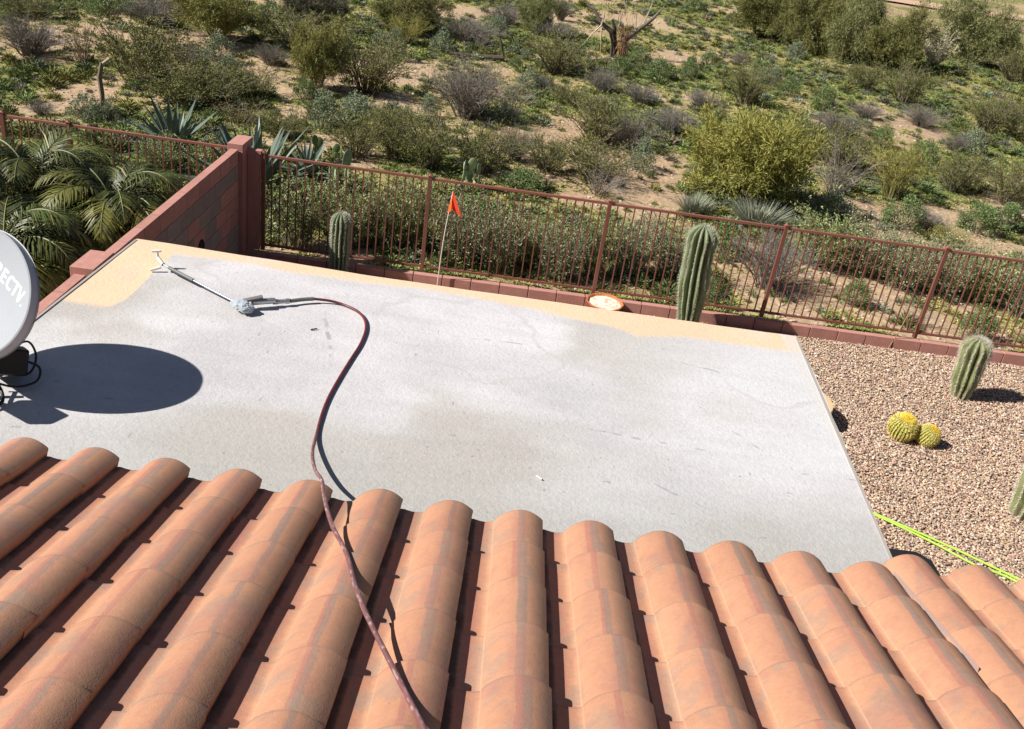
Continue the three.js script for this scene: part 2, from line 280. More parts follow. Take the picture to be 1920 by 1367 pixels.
  const r = rng(77), basis = new THREE.Matrix4().makeBasis(AX, AN, AS), rest = [];
  const spots = [];
  for (let j = 0; j <= 9; j++) for (let i = -8; i <= 20; i++) {
    const right = i >= 12, c = onRoof(i + 0.5 - (right ? 0.25 : 0), j + 0.5 - (right ? 0.44 : 0), 0);
    const q = c.clone().applyMatrix4(camera.matrixWorldInverse.copy(new THREE.Matrix4().compose(camera.position, new THREE.Quaternion().setFromEuler(camera.rotation), V(1, 1, 1)).invert()));
    const sx = q.x / -q.z / 0.5643, sy = q.y / -q.z / 0.4017, seen = q.z < -0.2 ? max(abs(sx), abs(sy)) : 9;
    spots.push([i, j, seen]);
  }
  spots.sort((a, b) => a[2] - b[2]);
  spots.forEach(([i, j], k) => {
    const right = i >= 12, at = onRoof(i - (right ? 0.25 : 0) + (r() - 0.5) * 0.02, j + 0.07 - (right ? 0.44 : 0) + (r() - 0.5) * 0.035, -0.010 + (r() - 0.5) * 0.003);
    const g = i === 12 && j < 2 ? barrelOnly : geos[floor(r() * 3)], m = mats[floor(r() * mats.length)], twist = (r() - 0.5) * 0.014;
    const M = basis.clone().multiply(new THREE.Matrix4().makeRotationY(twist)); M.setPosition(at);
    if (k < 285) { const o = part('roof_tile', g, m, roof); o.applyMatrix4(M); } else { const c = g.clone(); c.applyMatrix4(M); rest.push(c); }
  });
  { // bent metal flashing where the patio roof meets the longer eave
    const P = (i, j, h) => onRoof(i, j, h).toArray(), m = new MB(), c = [1, 1, 1];
    m.quad(P(11.80, -0.05, 0.012), P(12.06, -0.05, 0.012), P(12.06, 2.4, 0.016), P(11.80, 2.4, 0.016), c); m.quad(P(12.06, -0.05, 0.012), P(12.06, -0.05, 0.035), P(12.06, 2.4, 0.038), P(12.06, 2.4, 0.016), c);
    part('flashing', m.geo(), mat(0.42, 0.30, 0.27, 0.7), roof);
  }
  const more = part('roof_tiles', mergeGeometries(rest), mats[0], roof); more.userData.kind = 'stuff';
}
// ---------------------------------------------------------------- flat patio cover
const YR = 2.57;
const roofY = (x, z) => 2.55 + (8.82 - z) * 0.0215;
{
  const t = thing('patio_cover', 'flat white-coated patio roof with bare tan patches along its far edge', 'patio roof', [0, 0, 0]);
  const A = [-1.212, 6.392], B = [3.035, 6.551], C = [2.885, 9.05], D = [-1.35, 9.05];
  const NX = 44, NZ = 26, pos = [], uv = [], idx = [];
  const r = rng(3);
  for (let j = 0; j <= NZ; j++) for (let i = 0; i <= NX; i++) {
    const u = i / NX, v = j / NZ; let x = mix(mix(A[0], B[0], u), mix(D[0], C[0], u), v), z = mix(mix(A[1], B[1], u), mix(D[1], C[1], u), v);
    if (j === 0) z += 0.022 * (fbm(x * 3.3, 2, 3) - 0.5) + 0.02 * sin(x * 1.1 + 1);
    if (i === 0) x += 0.02 * (fbm(z * 5, 7, 2) - 0.5); if (i === NX) x += 0.012 * (fbm(z * 4, 3, 2) - 0.5) + 0.014 * sin((z - 6.5) * 1.9);
    pos.push(x, roofY(x, z) + 0.006 * (fbm(x * 1.8, z * 1.8, 3) - 0.5), z); uv.push((x + 1.45) / 4.6, (z - 6.3) / 2.875);
  }
  for (let j = 0; j < NZ; j++) for (let i = 0; i < NX; i++) { const a = j * (NX + 1) + i, b = a + NX + 1; idx.push(a, b, a + 1, a + 1, b, b + 1); }
  const g = new THREE.BufferGeometry(); g.setAttribute('position', new THREE.BufferAttribute(new Float32Array(pos), 3)); g.setAttribute('uv', new THREE.BufferAttribute(new Float32Array(uv), 2)); g.setIndex(idx); g.computeVertexNormals();
  // where the white coat stops: distance inside the bare tan strip, as depth z of the paint line for each x
  const line = [[-1.5, 7.30], [-1.2, 7.345], [-1.08, 7.35], [-0.98, 7.325], [-0.935, 7.2], [-0.93, 7.08], [-0.96, 6.8], [-1.0, 6.6], [-0.9, 6.545], [-0.68, 6.532], [-0.14, 6.565], [0.66, 6.575], [1.33, 6.64], [1.54, 6.70], [1.8, 6.75], [1.98, 6.84], [2.25, 6.76], [2.6, 6.745], [3.2, 6.75]];
  const edgeZ = (x, z) => { let best = -9; for (let k = 0; k + 1 < line.length; k++) { const [x0, z0] = line[k], [x1, z1] = line[k + 1]; if ((x - x0) * (x - x1) <= 0 && x0 !== x1) best = max(best, mix(z0, z1, (x - x0) / (x1 - x0))); } return best; };
  const coat = tex(2048, 1280, (u, v) => {
    const x = u * 4.6 - 1.45, z = v * 2.875 + 6.3;
    const wx = x + 0.05 * (fbm(x * 6, z * 6, 3) - 0.5), wz = z + 0.06 * (fbm(x * 5 + 30, z * 5, 4) - 0.5);
    const b1 = fbm(x * 0.9 + 4, z * 1.2 + 1, 4), b2 = fbm(x * 2.6 + 11, z * 2.6, 4), sp = fbm(x * 70, z * 70, 2), st = fbm(x * 2.0 + z * 1.2, z * 6 - x * 1.5, 3);
    let c = [0.565, 0.556, 0.574];
    const k = 0.80 + 0.42 * b1 + 0.26 * (b2 - 0.5) + 0.20 * (st - 0.5);
    c = c.map((q) => q * k);
    c = mix3(c, [0.43, 0.405, 0.375], 0.8 * sstep(0.50, 0.72, fbm(x * 1.1 + 20, z * 1.3 + 7, 4)));      // thin coat showing the grey-tan base
    c = mix3(c, [0.40, 0.395, 0.38], 0.7 * sstep(8.05, 8.75, z + 0.5 * (b2 - 0.5)));                    // thinner near the eave
    c = mix3(c, [0.645, 0.64, 0.67], 0.6 * sstep(1.2, 2.6, x) * (1 - sstep(7.9, 8.5, z)));
    let s = sstep(0.35, 0.62, sp); c = c.map((q) => q * (0.965 + 0.06 * s));
    const roller = fbm(x * 1.3 + 8, z * 14 + 3 * fbm(x * 0.7, z * 0.7, 2), 3); c = c.map((q) => q * (0.955 + 0.09 * roller));   // lap marks of the roller
    const wet = abs(fbm(x * 1.1 + 60, z * 1.1 + 12, 4) - 0.5); c = mix3(c, [0.44, 0.43, 0.42], 0.35 * (1 - sstep(0.004, 0.016, wet)) * sstep(0.45, 0.6, fbm(x * 0.8, z * 0.8 + 30, 3)));   // dried puddle rims
    if (vnoise(x * 33 + 7, z * 33) > 0.965) c = c.map((q) => q * 0.72);
    // scuffs and hairline cracks
    for (const [cx, cz, ang, len, w] of [[1.95, 8.0, 0.10, 0.55, 0.008], [2.35, 7.15, 0.22, 0.30, 0.006], [1.2, 7.15, -0.02, 0.5, 0.005], [2.45, 7.9, 0.9, 0.24, 0.006], [0.2, 7.35, 1.3, 0.4, 0.01], [2.0, 8.42, 0.6, 0.2, 0.006]]) {
      const dx = x - cx, dz = z - cz, a = dx * cos(ang) + dz * sin(ang), q = -dx * sin(ang) + dz * cos(ang) + 0.025 * (fbm(a * 14, cx * 9, 2) - 0.5);
      if (abs(a) < len) { const m = (1 - sstep(w * 0.5, w * 1.6, abs(q))) * sstep(0.4, 0.6, fbm(a * 22 + 5, cz * 3, 2)) * (1 - abs(a) / len); c = mix3(c, [0.27, 0.27, 0.30], 0.75 * m); }
    }
    const tan = 1 - sstep(-0.035, 0.04, wz - edgeZ(wx, wz)) ;
    const tanC = mix3([0.80, 0.585, 0.40], [0.70, 0.52, 0.36], fbm(x * 3, z * 3, 3)).map((q) => q * (0.97 + 0.05 * s));
    c = mix3(c, tanC, tan * (0.97 - 0.3 * sstep(0.6, 0.8, b2)));
    if (x > 2.93) c = mix3(c, [0.62, 0.60, 0.58], 0.6);
    return c;
  });
  const grain = tex(1024, 1024, (u, v) => { const q = 0.55 * vnoise(u * 300, v * 300) + 0.45 * vnoise(u * 130, v * 130); return [q, q, q]; }, false);
  grain.repeat.set(2.3, 1.44);
  part('roof_sheet', g, new THREE.MeshStandardMaterial({ map: coat, roughness: 0.82, bumpMap: grain, bumpScale: 0.0016 }), t);
  const cream = mat(0.66, 0.49, 0.30), edge = mat(0.40, 0.37, 0.35, 0.55);
  const bar = (a, b, w, h, y0, y1) => { const dx = b[0] - a[0], dz = b[1] - a[1], dy = y1 - y0, l = Math.hypot(dx, dz), q = new THREE.BoxGeometry(l, h, w); q.rotateZ(Math.atan2(dy, l)); q.rotateY(-Math.atan2(dz, dx)); q.translate((a[0] + b[0]) / 2, (y0 + y1) / 2 - h / 2, (a[1] + b[1]) / 2); return q; };
  part('fascia', bar([A[0] + 0.04, A[1] + 0.045], [B[0] - 0.03, B[1] + 0.045], 0.05, 0.20, roofY(...A) - 0.012, roofY(...B) - 0.012), cream, t);
  part('fascia', bar([B[0] - 0.045, B[1] + 0.08], [C[0] - 0.045, C[1]], 0.05, 0.20, roofY(...B) - 0.014, roofY(...C) - 0.014), cream, t);
  part('fascia', bar([A[0] + 0.045, A[1] + 0.08], [D[0] + 0.045, D[1]], 0.05, 0.20, roofY(...A) - 0.014, roofY(...D) - 0.014), cream, t);
  part('drip_edge', bar([B[0] - 0.004, B[1] + 0.02], [C[0] - 0.004, C[1]], 0.014, 0.06, roofY(...B) + 0.004, roofY(...C) + 0.004), edge, t);
  part('drip_edge', bar([A[0] + 0.004, A[1] + 0.02], [D[0] + 0.004, D[1]], 0.014, 0.06, roofY(...A) + 0.004, roofY(...D) + 0.004), edge, t);
  part('ceiling', bar([0.88, 6.6], [0.84, 9.0], 4.0, 0.02, 2.40, 2.37), cream, t);
  for (const [x, z] of [[-0.95, 6.7], [2.75, 6.82]]) part('post', rbox(0.2, 2.6, 0.2, x, 1.12, z, 0.02), cream, t);
}
{ // things half hidden under the patio roof's right edge
  const p = thing('planter', 'low round cream stucco planter peeking out under the patio roof edge', 'planter', [4.80, -0.16, 2.45]);
  part('bowl', new THREE.LatheGeometry([[0, 0], [0.36, 0], [0.42, 0.08], [0.44, 0.24], [0.43, 0.27], [0.0, 0.27]].map((q) => new THREE.Vector2(...q)), 40), mat(0.68, 0.50, 0.29), p);
  const q = thing('patio_table', 'low dark patio table with clipped corners beside the roof corner', 'table', [4.72, -0.16, 5.85]);
  const sh = new THREE.Shape([[-0.4, -0.36], [0.3, -0.36], [0.4, -0.26], [0.4, 0.36], [-0.4, 0.36]].map((s) => new THREE.Vector2(...s)));
  const top = new THREE.ExtrudeGeometry(sh, { depth: 0.03, bevelEnabled: true, bevelSize: 0.005, bevelThickness: 0.005, bevelSegments: 1 }); top.rotateX(PI / 2); top.translate(0, 0.46, 0);
  const dark = mat(0.012, 0.011, 0.011, 0.7); part('tabletop', top, dark, q);
  for (const [x, z] of [[-0.32, -0.28], [0.27, -0.25], [0.32, 0.28], [-0.32, 0.28]]) part('leg', box(0.05, 0.42, 0.05, x, 0.21, z), dark, q);
}
// ---------------------------------------------------------------- block walls and the steel fence
const blockBump = tex(256, 256, (u, v) => { const q = 0.5 * vnoise(u * 26, v * 40) + 0.5 * vnoise(u * 60, v * 90); return [q, q, q]; }, false);
const blockTex = (c, o) => tex(128, 128, (u, v) => { const f = 0.78 + 0.24 * fbm(u * 6 + o, v * 6, 3) + 0.2 * (vnoise(u * 60, v * 60 + o) - 0.4); return c.map((q) => q * f); });
const redBlock = [[0.52, 0.255, 0.21], [0.48, 0.235, 0.195], [0.545, 0.27, 0.225]].map((c, k) => new THREE.MeshStandardMaterial({ map: blockTex(c, k * 9), bumpMap: blockBump, bumpScale: 0.0006, roughness: 0.95 }));
const greyBlock = [[0.34, 0.27, 0.24], [0.31, 0.245, 0.22]].map((c, k) => new THREE.MeshStandardMaterial({ map: blockTex(c, k * 5 + 40), bumpMap: blockBump, bumpScale: 0.0006, roughness: 0.95 }));
const mortar = mat(0.16, 0.09, 0.075), BL = 0.4064;
{
  const w = thing('fence_base_wall', 'low red block curb wall carrying the steel fence', 'block wall', [0, 0, 0]), r = rng(21), geo = rbox(BL - 0.012, 0.32, 0.105, BL / 2, -0.16, -0.0525, 0.005);
  part('mortar', box(13.2, 0.30, 0.085, 4.35, -0.165, -0.053), mortar, w);
  for (let i = -6; i <= 25; i++) { const o = part('block', geo, redBlock[floor(r() * 3)], w); o.position.set(i * BL, (r() - 0.5) * 0.004, (r() - 0.5) * 0.004); }
  const n = thing('neighbour_base_wall', 'red block curb wall under the fence behind the palms', 'block wall', [0, 0, 0]);
  part('mortar', box(6, 0.40, 0.085, -5.6, -0.2, -0.19), mortar, n);
  for (let i = 0; i < 15; i++) { const o = part('block', geo, redBlock[floor(r() * 3)], n); o.position.set(-2.6 - (i + 1) * BL, 0.0, -0.135); }
}
const rust = mat(0.22, 0.082, 0.06, 0.6), rustTop = mat(0.30, 0.115, 0.085, 0.55);
function fence(label, x0, x1, posts, zOf, top) {
  const f = thing('steel_fence', label, 'fence', [0, 0, 0]), r = rng(floor(x0 * 100));
  const picketGeo = new THREE.BoxGeometry(0.016, top - 0.09, 0.016), cap = new THREE.ConeGeometry(0.036, 0.035, 4); cap.rotateY(PI / 4);
  for (const x of posts) {
    const pst = part('post', rbox(0.052, top, 0.052, 0, top / 2, 0, 0.004), rust, f); pst.position.set(x, 0, zOf(x));
    const c = part('post_cap', mergeGeometries([box(0.06, 0.012, 0.06, 0, 0, 0), cap.clone().translate(0, 0.024, 0)].map((q) => q.toNonIndexed())), rustTop, pst); c.position.set(0, top + 0.006, 0);
  }
  const ends = [x0, ...posts.filter((x) => x > x0 + 0.05 && x < x1 - 0.05), x1];
  for (let k = 0; k + 1 < ends.length; k++) {
    const a = ends[k], b = ends[k + 1], l = b - a, za = zOf(a), zb = zOf(b), turn = -Math.atan2(zb - za, l), sag = (r() - 0.5) * 0.012;
    for (const [y, h] of [[top - 0.035, 0.036], [0.075, 0.032]]) { const o = part('rail', rbox(l, h, 0.034, 0, 0, 0, 0.004), y > 0.5 ? rustTop : rust, f); o.position.set((a + b) / 2, y + sag * 0.3, (za + zb) / 2); o.rotation.y = turn; }
    const n = Math.round(l / 0.1145);
    for (let i = 1; i < n; i++) { const t = i / n, o = part('picket', picketGeo, rust, f); o.position.set(mix(a, b, t) + (r() - 0.5) * 0.004, top / 2 + 0.01, mix(za, zb, t)); o.rotation.z = (r() - 0.5) * 0.006; }
  }
}
fence('rust-brown steel picket fence running right from the block pillar', -2.14, 11.6, [-2.14, 0.098, 2.551, 4.991, 7.252, 9.60, 11.6], () => -0.145, 1.372);
fence('rust-brown steel picket fence behind the palms left of the pillar', -7.4, -2.6, [-7.4, -5.62, -4.74], (x) => -0.19 - 0.03 * max(0, -4.7 - x), 1.40);
{
  const w = thing('block_wall', 'tall side wall of red and grey blocks with a capped end pillar', 'block wall', [0, 0, 0]), r = rng(31);
  const XI = -2.412, T = 0.10, CH = 0.2032;                  // inner face, thickness, course height
  const geo = rbox(T, CH - 0.006, BL - 0.007, 0, 0, 0, 0.004);
  part('mortar', box(T - 0.012, 1.62, 4.0, XI - T / 2, 0.62, 2.12), mat(0.15, 0.11, 0.10), w);
  for (let c = 0; c < 9; c++) {
    const y = 1.44 - (c + 0.5) * CH;
    for (let k = 0; k < 11; k++) {
      const z = (c % 2 ? 0.22 : 0.42) + k * BL; if (z > 3.7) continue;
      const pat = c === 0 || (c === 2 && (k === 0 || k === 3)) || (c === 3 && (k < 2 || k === 3)) || (c === 4 && k === 0) || (c === 5 && k === 1) || (c === 4 && k === 4);
      const o = part('block', geo, pat ? redBlock[floor(r() * 3)] : greyBlock[floor(r() * 2)], w); o.position.set(XI - T / 2 + (r() - 0.5) * 0.002, y, z + BL / 2);
      if (k === 0) { const l = z - 0.085 - 0.004, h = part('block', geo, c === 0 || (c > 1 && c < 5) ? redBlock[c % 3] : greyBlock[0], w); h.scale.z = l / (BL - 0.007); h.position.set(XI - T / 2, y, 0.085 + l / 2); }
    }
  }
  { const o = new THREE.CylinderGeometry(0.11, 0.11, 0.03, 20); o.rotateZ(PI / 2); o.translate(XI - 0.006, 0.62, 1.62); part('drain_opening', o, mat(0.01, 0.01, 0.01), w); }
  // near pier and the lower run beyond it
  for (let c = 0; c < 8; c++) { const o = part('pier_block', rbox(0.205, CH - 0.005, 0.41, 0, 0, 0, 0.004), redBlock[c % 3], w); o.position.set(-2.525, 1.33 - (c + 0.5) * CH, 4.205); }
  part('pier_cap', rbox(0.215, 0.105, 0.43, -2.525, 1.392, 4.205, 0.006), redBlock[2], w);
  for (let c = 0; c < 8; c++) for (let k = 0; k < 10; k++) { const o = part('block', geo, c === 0 ? redBlock[floor(r() * 3)] : greyBlock[k % 2], w); o.position.set(-2.54, 1.385 - (c + 0.5) * CH, 4.42 + (k + 0.5) * BL); }
  // end pillar and its return
  const pil = part('pillar', rbox(0.2, 1.62, 0.40, -2.455, 0.60, -0.12, 0.005), redBlock[1], w);
  part('pillar_cap', rbox(0.203, 0.115, 0.47, -2.455, 1.445, -0.16, 0.006), redBlock[2], pil);
  part('infill', rbox(0.16, 1.36, 0.10, -2.27, 0.68, -0.16, 0.004), redBlock[0], w);
  part('infill_cap', rbox(0.20, 0.05, 0.10, -2.265, 1.375, -0.16, 0.004), redBlock[2], w);
}
// ---------------------------------------------------------------- cacti in the gravel yard
function ribbed(o) {                                         // o: height, rad(t), ribs, depth, lean, seed
  const na = o.ribs * 6, nh = 44, pos = [], col = [], idx = [], spots = [];
  const axis = (t) => [o.lean[0] * t + (o.bend?.[0] ?? 0) * sin(PI * t), o.h * t, o.lean[1] * t + (o.bend?.[1] ?? 0) * sin(PI * t)];
  for (let k = 0; k <= nh; k++) {
    const t = 1 - pow(1 - k / nh, 1.5), cap = t > o.cap ? sqrt(max(0, 1 - ((t - o.cap) / (1 - o.cap)) ** 2)) : 1, R = o.rad(t) * cap, a0 = axis(t);
    for (let s = 0; s < na; s++) {
      const th = (s / na) * 2 * PI + 0.05 * sin(t * 9 + o.seed), q = 0.5 + 0.5 * cos(th * o.ribs), rib = pow(q, 0.7), d = R * (1 - o.depth * (1 - rib)) * (1 + 0.02 * sin(t * 23 + s * 0.3));
      pos.push(a0[0] + d * cos(th), a0[1], a0[2] + d * sin(th));
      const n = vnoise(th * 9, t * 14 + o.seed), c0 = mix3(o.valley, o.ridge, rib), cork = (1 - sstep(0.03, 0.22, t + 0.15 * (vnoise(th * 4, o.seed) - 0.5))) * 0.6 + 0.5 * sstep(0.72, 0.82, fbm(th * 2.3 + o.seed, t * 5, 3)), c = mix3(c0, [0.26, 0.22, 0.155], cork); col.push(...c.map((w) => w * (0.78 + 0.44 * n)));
    }
    const ph = k;
    if (R > 0.002 && ph) for (let m = 0; m < o.ribs; m++) { const th = (m / o.ribs) * 2 * PI + 0.05 * sin(t * 9 + o.seed); spots.push([a0, th, R, t]); }
  }
  for (let k = 0; k < nh; k++) for (let s = 0; s < na; s++) { const a = k * na + s, b = k * na + (s + 1) % na; idx.push(a, a + na, b, b, a + na, b + na); }
  const g = new THREE.BufferGeometry();
  g.setAttribute('position', new THREE.BufferAttribute(new Float32Array(pos), 3)); g.setAttribute('color', new THREE.BufferAttribute(new Float32Array(col), 3)); g.setIndex(idx); g.computeVertexNormals();
  const sp = new MB(), r = rng(o.seed);
  for (let k = 0; k < spots.length; k++) {
    const [a0, th, R, t] = spots[k], base = [a0[0] + R * cos(th), a0[1] + (r() - 0.5) * 0.01, a0[2] + R * sin(th)], out = [cos(th), 0, sin(th)], side = [-sin(th), 0, cos(th)];
    const n = o.spines(t), len = o.len(t), up = t > o.cap ? (t - o.cap) / (1 - o.cap) : 0;
    for (let q = 0; q < n; q++) {
      const sd = (r() - 0.5) * 2.4, vt = (r() - 0.5) * 2.0 + up * 1.6, d = nrm([out[0] * (0.9 - 0.5 * up) + side[0] * sd, vt, out[2] * (0.9 - 0.5 * up) + side[2] * sd]), l = len * (0.5 + 0.8 * r());
      const w = nrm(cross(d, [0.3, 1, 0.2])), c = vary(o.spine, r, 0.25), b2 = [base[0] + side[0] * (r() - 0.5) * 0.016, base[1] + (r() - 0.5) * o.h / 44, base[2] + side[2] * (r() - 0.5) * 0.016];
      sp.tri([b2[0] - w[0] * 0.0011, b2[1] - w[1] * 0.0011, b2[2] - w[2] * 0.0011], [b2[0] + w[0] * 0.0011, b2[1] + w[1] * 0.0011, b2[2] + w[2] * 0.0011], [b2[0] + d[0] * l, b2[1] + d[1] * l, b2[2] + d[2] * l], c);
    }
  }
  return [g, sp.geo()];
}
const skin = vmat(0.62), spineMat = vmat(0.7);
function saguaro(label, at, o, group) {
  const t = thing('saguaro_cactus', label, 'cactus', at, o.turn ?? 0, group);
  const [body, spines] = ribbed({ ribs: 14, depth: 0.34, cap: 0.86, valley: [0.055, 0.085, 0.035], ridge: [0.22, 0.27, 0.14], spine: [0.72, 0.68, 0.60], spines: () => 9, len: () => 0.022, ...o });  // dark valley colour paints in part of the shade between ribs
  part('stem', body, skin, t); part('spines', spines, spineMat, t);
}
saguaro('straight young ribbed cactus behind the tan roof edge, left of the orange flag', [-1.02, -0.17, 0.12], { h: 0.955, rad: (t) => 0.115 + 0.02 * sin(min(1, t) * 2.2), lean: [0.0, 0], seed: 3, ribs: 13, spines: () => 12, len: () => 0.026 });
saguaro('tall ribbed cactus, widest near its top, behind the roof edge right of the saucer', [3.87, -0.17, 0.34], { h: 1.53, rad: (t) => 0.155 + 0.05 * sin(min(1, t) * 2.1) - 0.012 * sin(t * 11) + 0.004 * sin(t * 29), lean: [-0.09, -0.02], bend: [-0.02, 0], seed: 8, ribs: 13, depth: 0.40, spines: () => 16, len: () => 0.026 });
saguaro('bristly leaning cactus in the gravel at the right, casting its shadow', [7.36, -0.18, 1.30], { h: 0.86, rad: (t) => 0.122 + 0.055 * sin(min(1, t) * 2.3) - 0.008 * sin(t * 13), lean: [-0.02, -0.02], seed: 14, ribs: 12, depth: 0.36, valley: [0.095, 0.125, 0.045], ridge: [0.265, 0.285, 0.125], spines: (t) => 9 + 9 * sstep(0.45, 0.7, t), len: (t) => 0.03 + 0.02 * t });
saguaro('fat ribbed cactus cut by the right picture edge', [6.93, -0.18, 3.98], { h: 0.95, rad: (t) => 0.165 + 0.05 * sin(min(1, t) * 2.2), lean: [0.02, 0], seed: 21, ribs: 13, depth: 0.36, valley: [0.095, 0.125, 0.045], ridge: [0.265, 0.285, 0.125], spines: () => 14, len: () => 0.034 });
function barrelCactus(label, at, R, lean, seed) {
  const t = thing('barrel_cactus', label, 'cactus', at, 0);
  const rot = new THREE.Matrix4().makeRotationFromEuler(new THREE.Euler(lean[1], 0, -lean[0]));
  const ribs = 27, na = ribs * 5, nh = 26, pos = [], col = [], idx = [], sp = new MB(), r = rng(seed);
  for (let k = 0; k <= nh; k++) {
    const ph = (k / nh) * PI * 0.93 + 0.0001, y = cos(ph) * R * 0.98 - (ph < 0.35 ? 0.05 * R * (1 - ph / 0.35) : 0), rr = sin(ph) * R * (1 - 0.05 * sstep(1.8, 2.8, ph));
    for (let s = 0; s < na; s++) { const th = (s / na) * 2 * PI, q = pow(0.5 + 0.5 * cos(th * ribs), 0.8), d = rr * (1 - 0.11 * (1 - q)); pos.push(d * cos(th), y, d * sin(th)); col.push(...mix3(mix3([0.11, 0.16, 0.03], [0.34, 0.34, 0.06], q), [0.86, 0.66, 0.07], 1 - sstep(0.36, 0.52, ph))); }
    if (k) for (let m = 0; m < ribs; m++) for (let q = 0; q < (ph < 0.5 ? 16 : 9); q++) {
      const th = (m / ribs) * 2 * PI + (r() - 0.5) * 0.05, p2 = ph + (r() - 0.5) * 0.12, o = [sin(p2) * cos(th), cos(p2), sin(p2) * sin(th)], tn = [-sin(th), 0, cos(th)], dn = [cos(p2) * cos(th), -sin(p2), cos(p2) * sin(th)];
      const a = (r() - 0.5) * 3.0, d = nrm([0, 1, 2].map((w) => o[w] * 0.75 + tn[w] * a * 0.8 + dn[w] * (r() - 0.35) * 1.8)), l = R * (0.10 + 0.09 * r()), w = nrm(cross(d, o)), b = o.map((c) => c * R * 0.99), c = vary(ph < 0.5 ? [0.92, 0.72, 0.09] : [0.84, 0.70, 0.22], r, 0.2);
      sp.tri([0, 1, 2].map((z) => b[z] - w[z] * 0.0019), [0, 1, 2].map((z) => b[z] + w[z] * 0.0019), [0, 1, 2].map((z) => b[z] + d[z] * l), c);
    }
  }
  for (let k = 0; k < nh; k++) for (let s = 0; s < na; s++) { const a = k * na + s, b = k * na + (s + 1) % na; idx.push(a, b, a + na, b, b + na, a + na); }
  const g = new THREE.BufferGeometry(); g.setAttribute('position', new THREE.BufferAttribute(new Float32Array(pos), 3)); g.setAttribute('color', new THREE.BufferAttribute(new Float32Array(col), 3)); g.setIndex(idx); g.applyMatrix4(rot); g.computeVertexNormals();
  const sg = sp.geo(); sg.applyMatrix4(rot);
  part('body', g, skin, t); part('spines', sg, spineMat, t);
}
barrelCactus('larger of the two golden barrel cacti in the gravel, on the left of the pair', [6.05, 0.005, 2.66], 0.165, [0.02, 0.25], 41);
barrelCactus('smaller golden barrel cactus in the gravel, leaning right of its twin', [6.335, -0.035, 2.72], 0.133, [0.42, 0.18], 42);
// ---------------------------------------------------------------- flag, saucer, stalk, hose on the gravel
{
  const f = thing('marker_flag', 'small orange marker flag on a thin white rod by the fence', 'flag', [0.35, -0.16, 0.05]);
  part('rod', pathTube([[0, 0, 0], [0.02, 0.7, 0], [0.078, 1.42, -0.01]], 0.0085, 20, 6), mat(0.75, 0.70, 0.60, 0.6), f);
  const sheet = (pts, c) => { const m = new MB(), n = 8; for (let i = 0; i < n; i++) for (let j = 0; j < n - i; j++) { const P = (a, b) => { const u = a / n, v = b / n, q = [0, 1, 2].map((w) => pts[0][w] + (pts[1][w] - pts[0][w]) * u + (pts[2][w] - pts[0][w]) * v); q[2] += 0.02 * sin(u * 5 + v * 3) * (u + v); return q; }; m.tri(P(i, j), P(i + 1, j), P(i, j + 1), c); if (i + j < n - 1) m.tri(P(i + 1, j), P(i + 1, j + 1), P(i, j + 1), c); } return m.geo(); };
  const cloth = vmat(0.7);
  part('flag_cloth', sheet([[0.084, 1.43, 0.0], [0.035, 1.12, 0.03], [0.075, 1.16, 0.05]], [0.88, 0.13, 0.02]), cloth, f);
  part('flag_cloth', sheet([[0.084, 1.43, 0.0], [0.06, 1.20, 0.02], [0.235, 1.10, 0.06]], [0.85, 0.065, 0.02]), cloth, f);
}
{
  const s = thing('clay_saucer', 'round terracotta saucer with a white crust, resting against the block curb', 'saucer', [2.70, -0.17, 0.155]);
  s.rotation.x = 0.06;
  const outer = new THREE.LatheGeometry([[0, 0.09], [0.17, 0.09], [0.215, 0.13], [0.25, 0.185], [0.262, 0.205], [0.255, 0.213], [0.238, 0.205], [0.2, 0.165]].map((q) => new THREE.Vector2(...q)), 56);
  const p = outer.attributes.position; for (let i = 0; i < p.count; i++) { const a = Math.atan2(p.getZ(i), p.getX(i)), k = 1 + 0.02 * sin(a * 11); p.setX(i, p.getX(i) * k); p.setZ(i, p.getZ(i) * k); } outer.computeVertexNormals();
  part('bowl', outer, mat(0.50, 0.155, 0.06, 0.75), s);
  const crust = tex(256, 256, (u, v) => { const d = Math.hypot(u - 0.5, v - 0.5) * 2, n = fbm(u * 9, v * 9, 4); return mix3(mix3([0.80, 0.74, 0.62], [0.66, 0.46, 0.33], sstep(0.45, 0.7, n)), [0.45, 0.40, 0.34], sstep(0.62, 0.75, fbm(u * 5 + 7, v * 5, 3)) * 0.6 * d); });
  const c = new THREE.CircleGeometry(0.225, 48); c.rotateX(-PI / 2); c.translate(0, 0.186, 0); part('crust', c, new THREE.MeshStandardMaterial({ map: crust, roughness: 0.9, side: THREE.DoubleSide }), s);
  part('foot', new THREE.LatheGeometry([[0, 0], [0.12, 0], [0.17, 0.09], [0, 0.09]].map((q) => new THREE.Vector2(...q)), 32), mat(0.42, 0.14, 0.06), s);
}
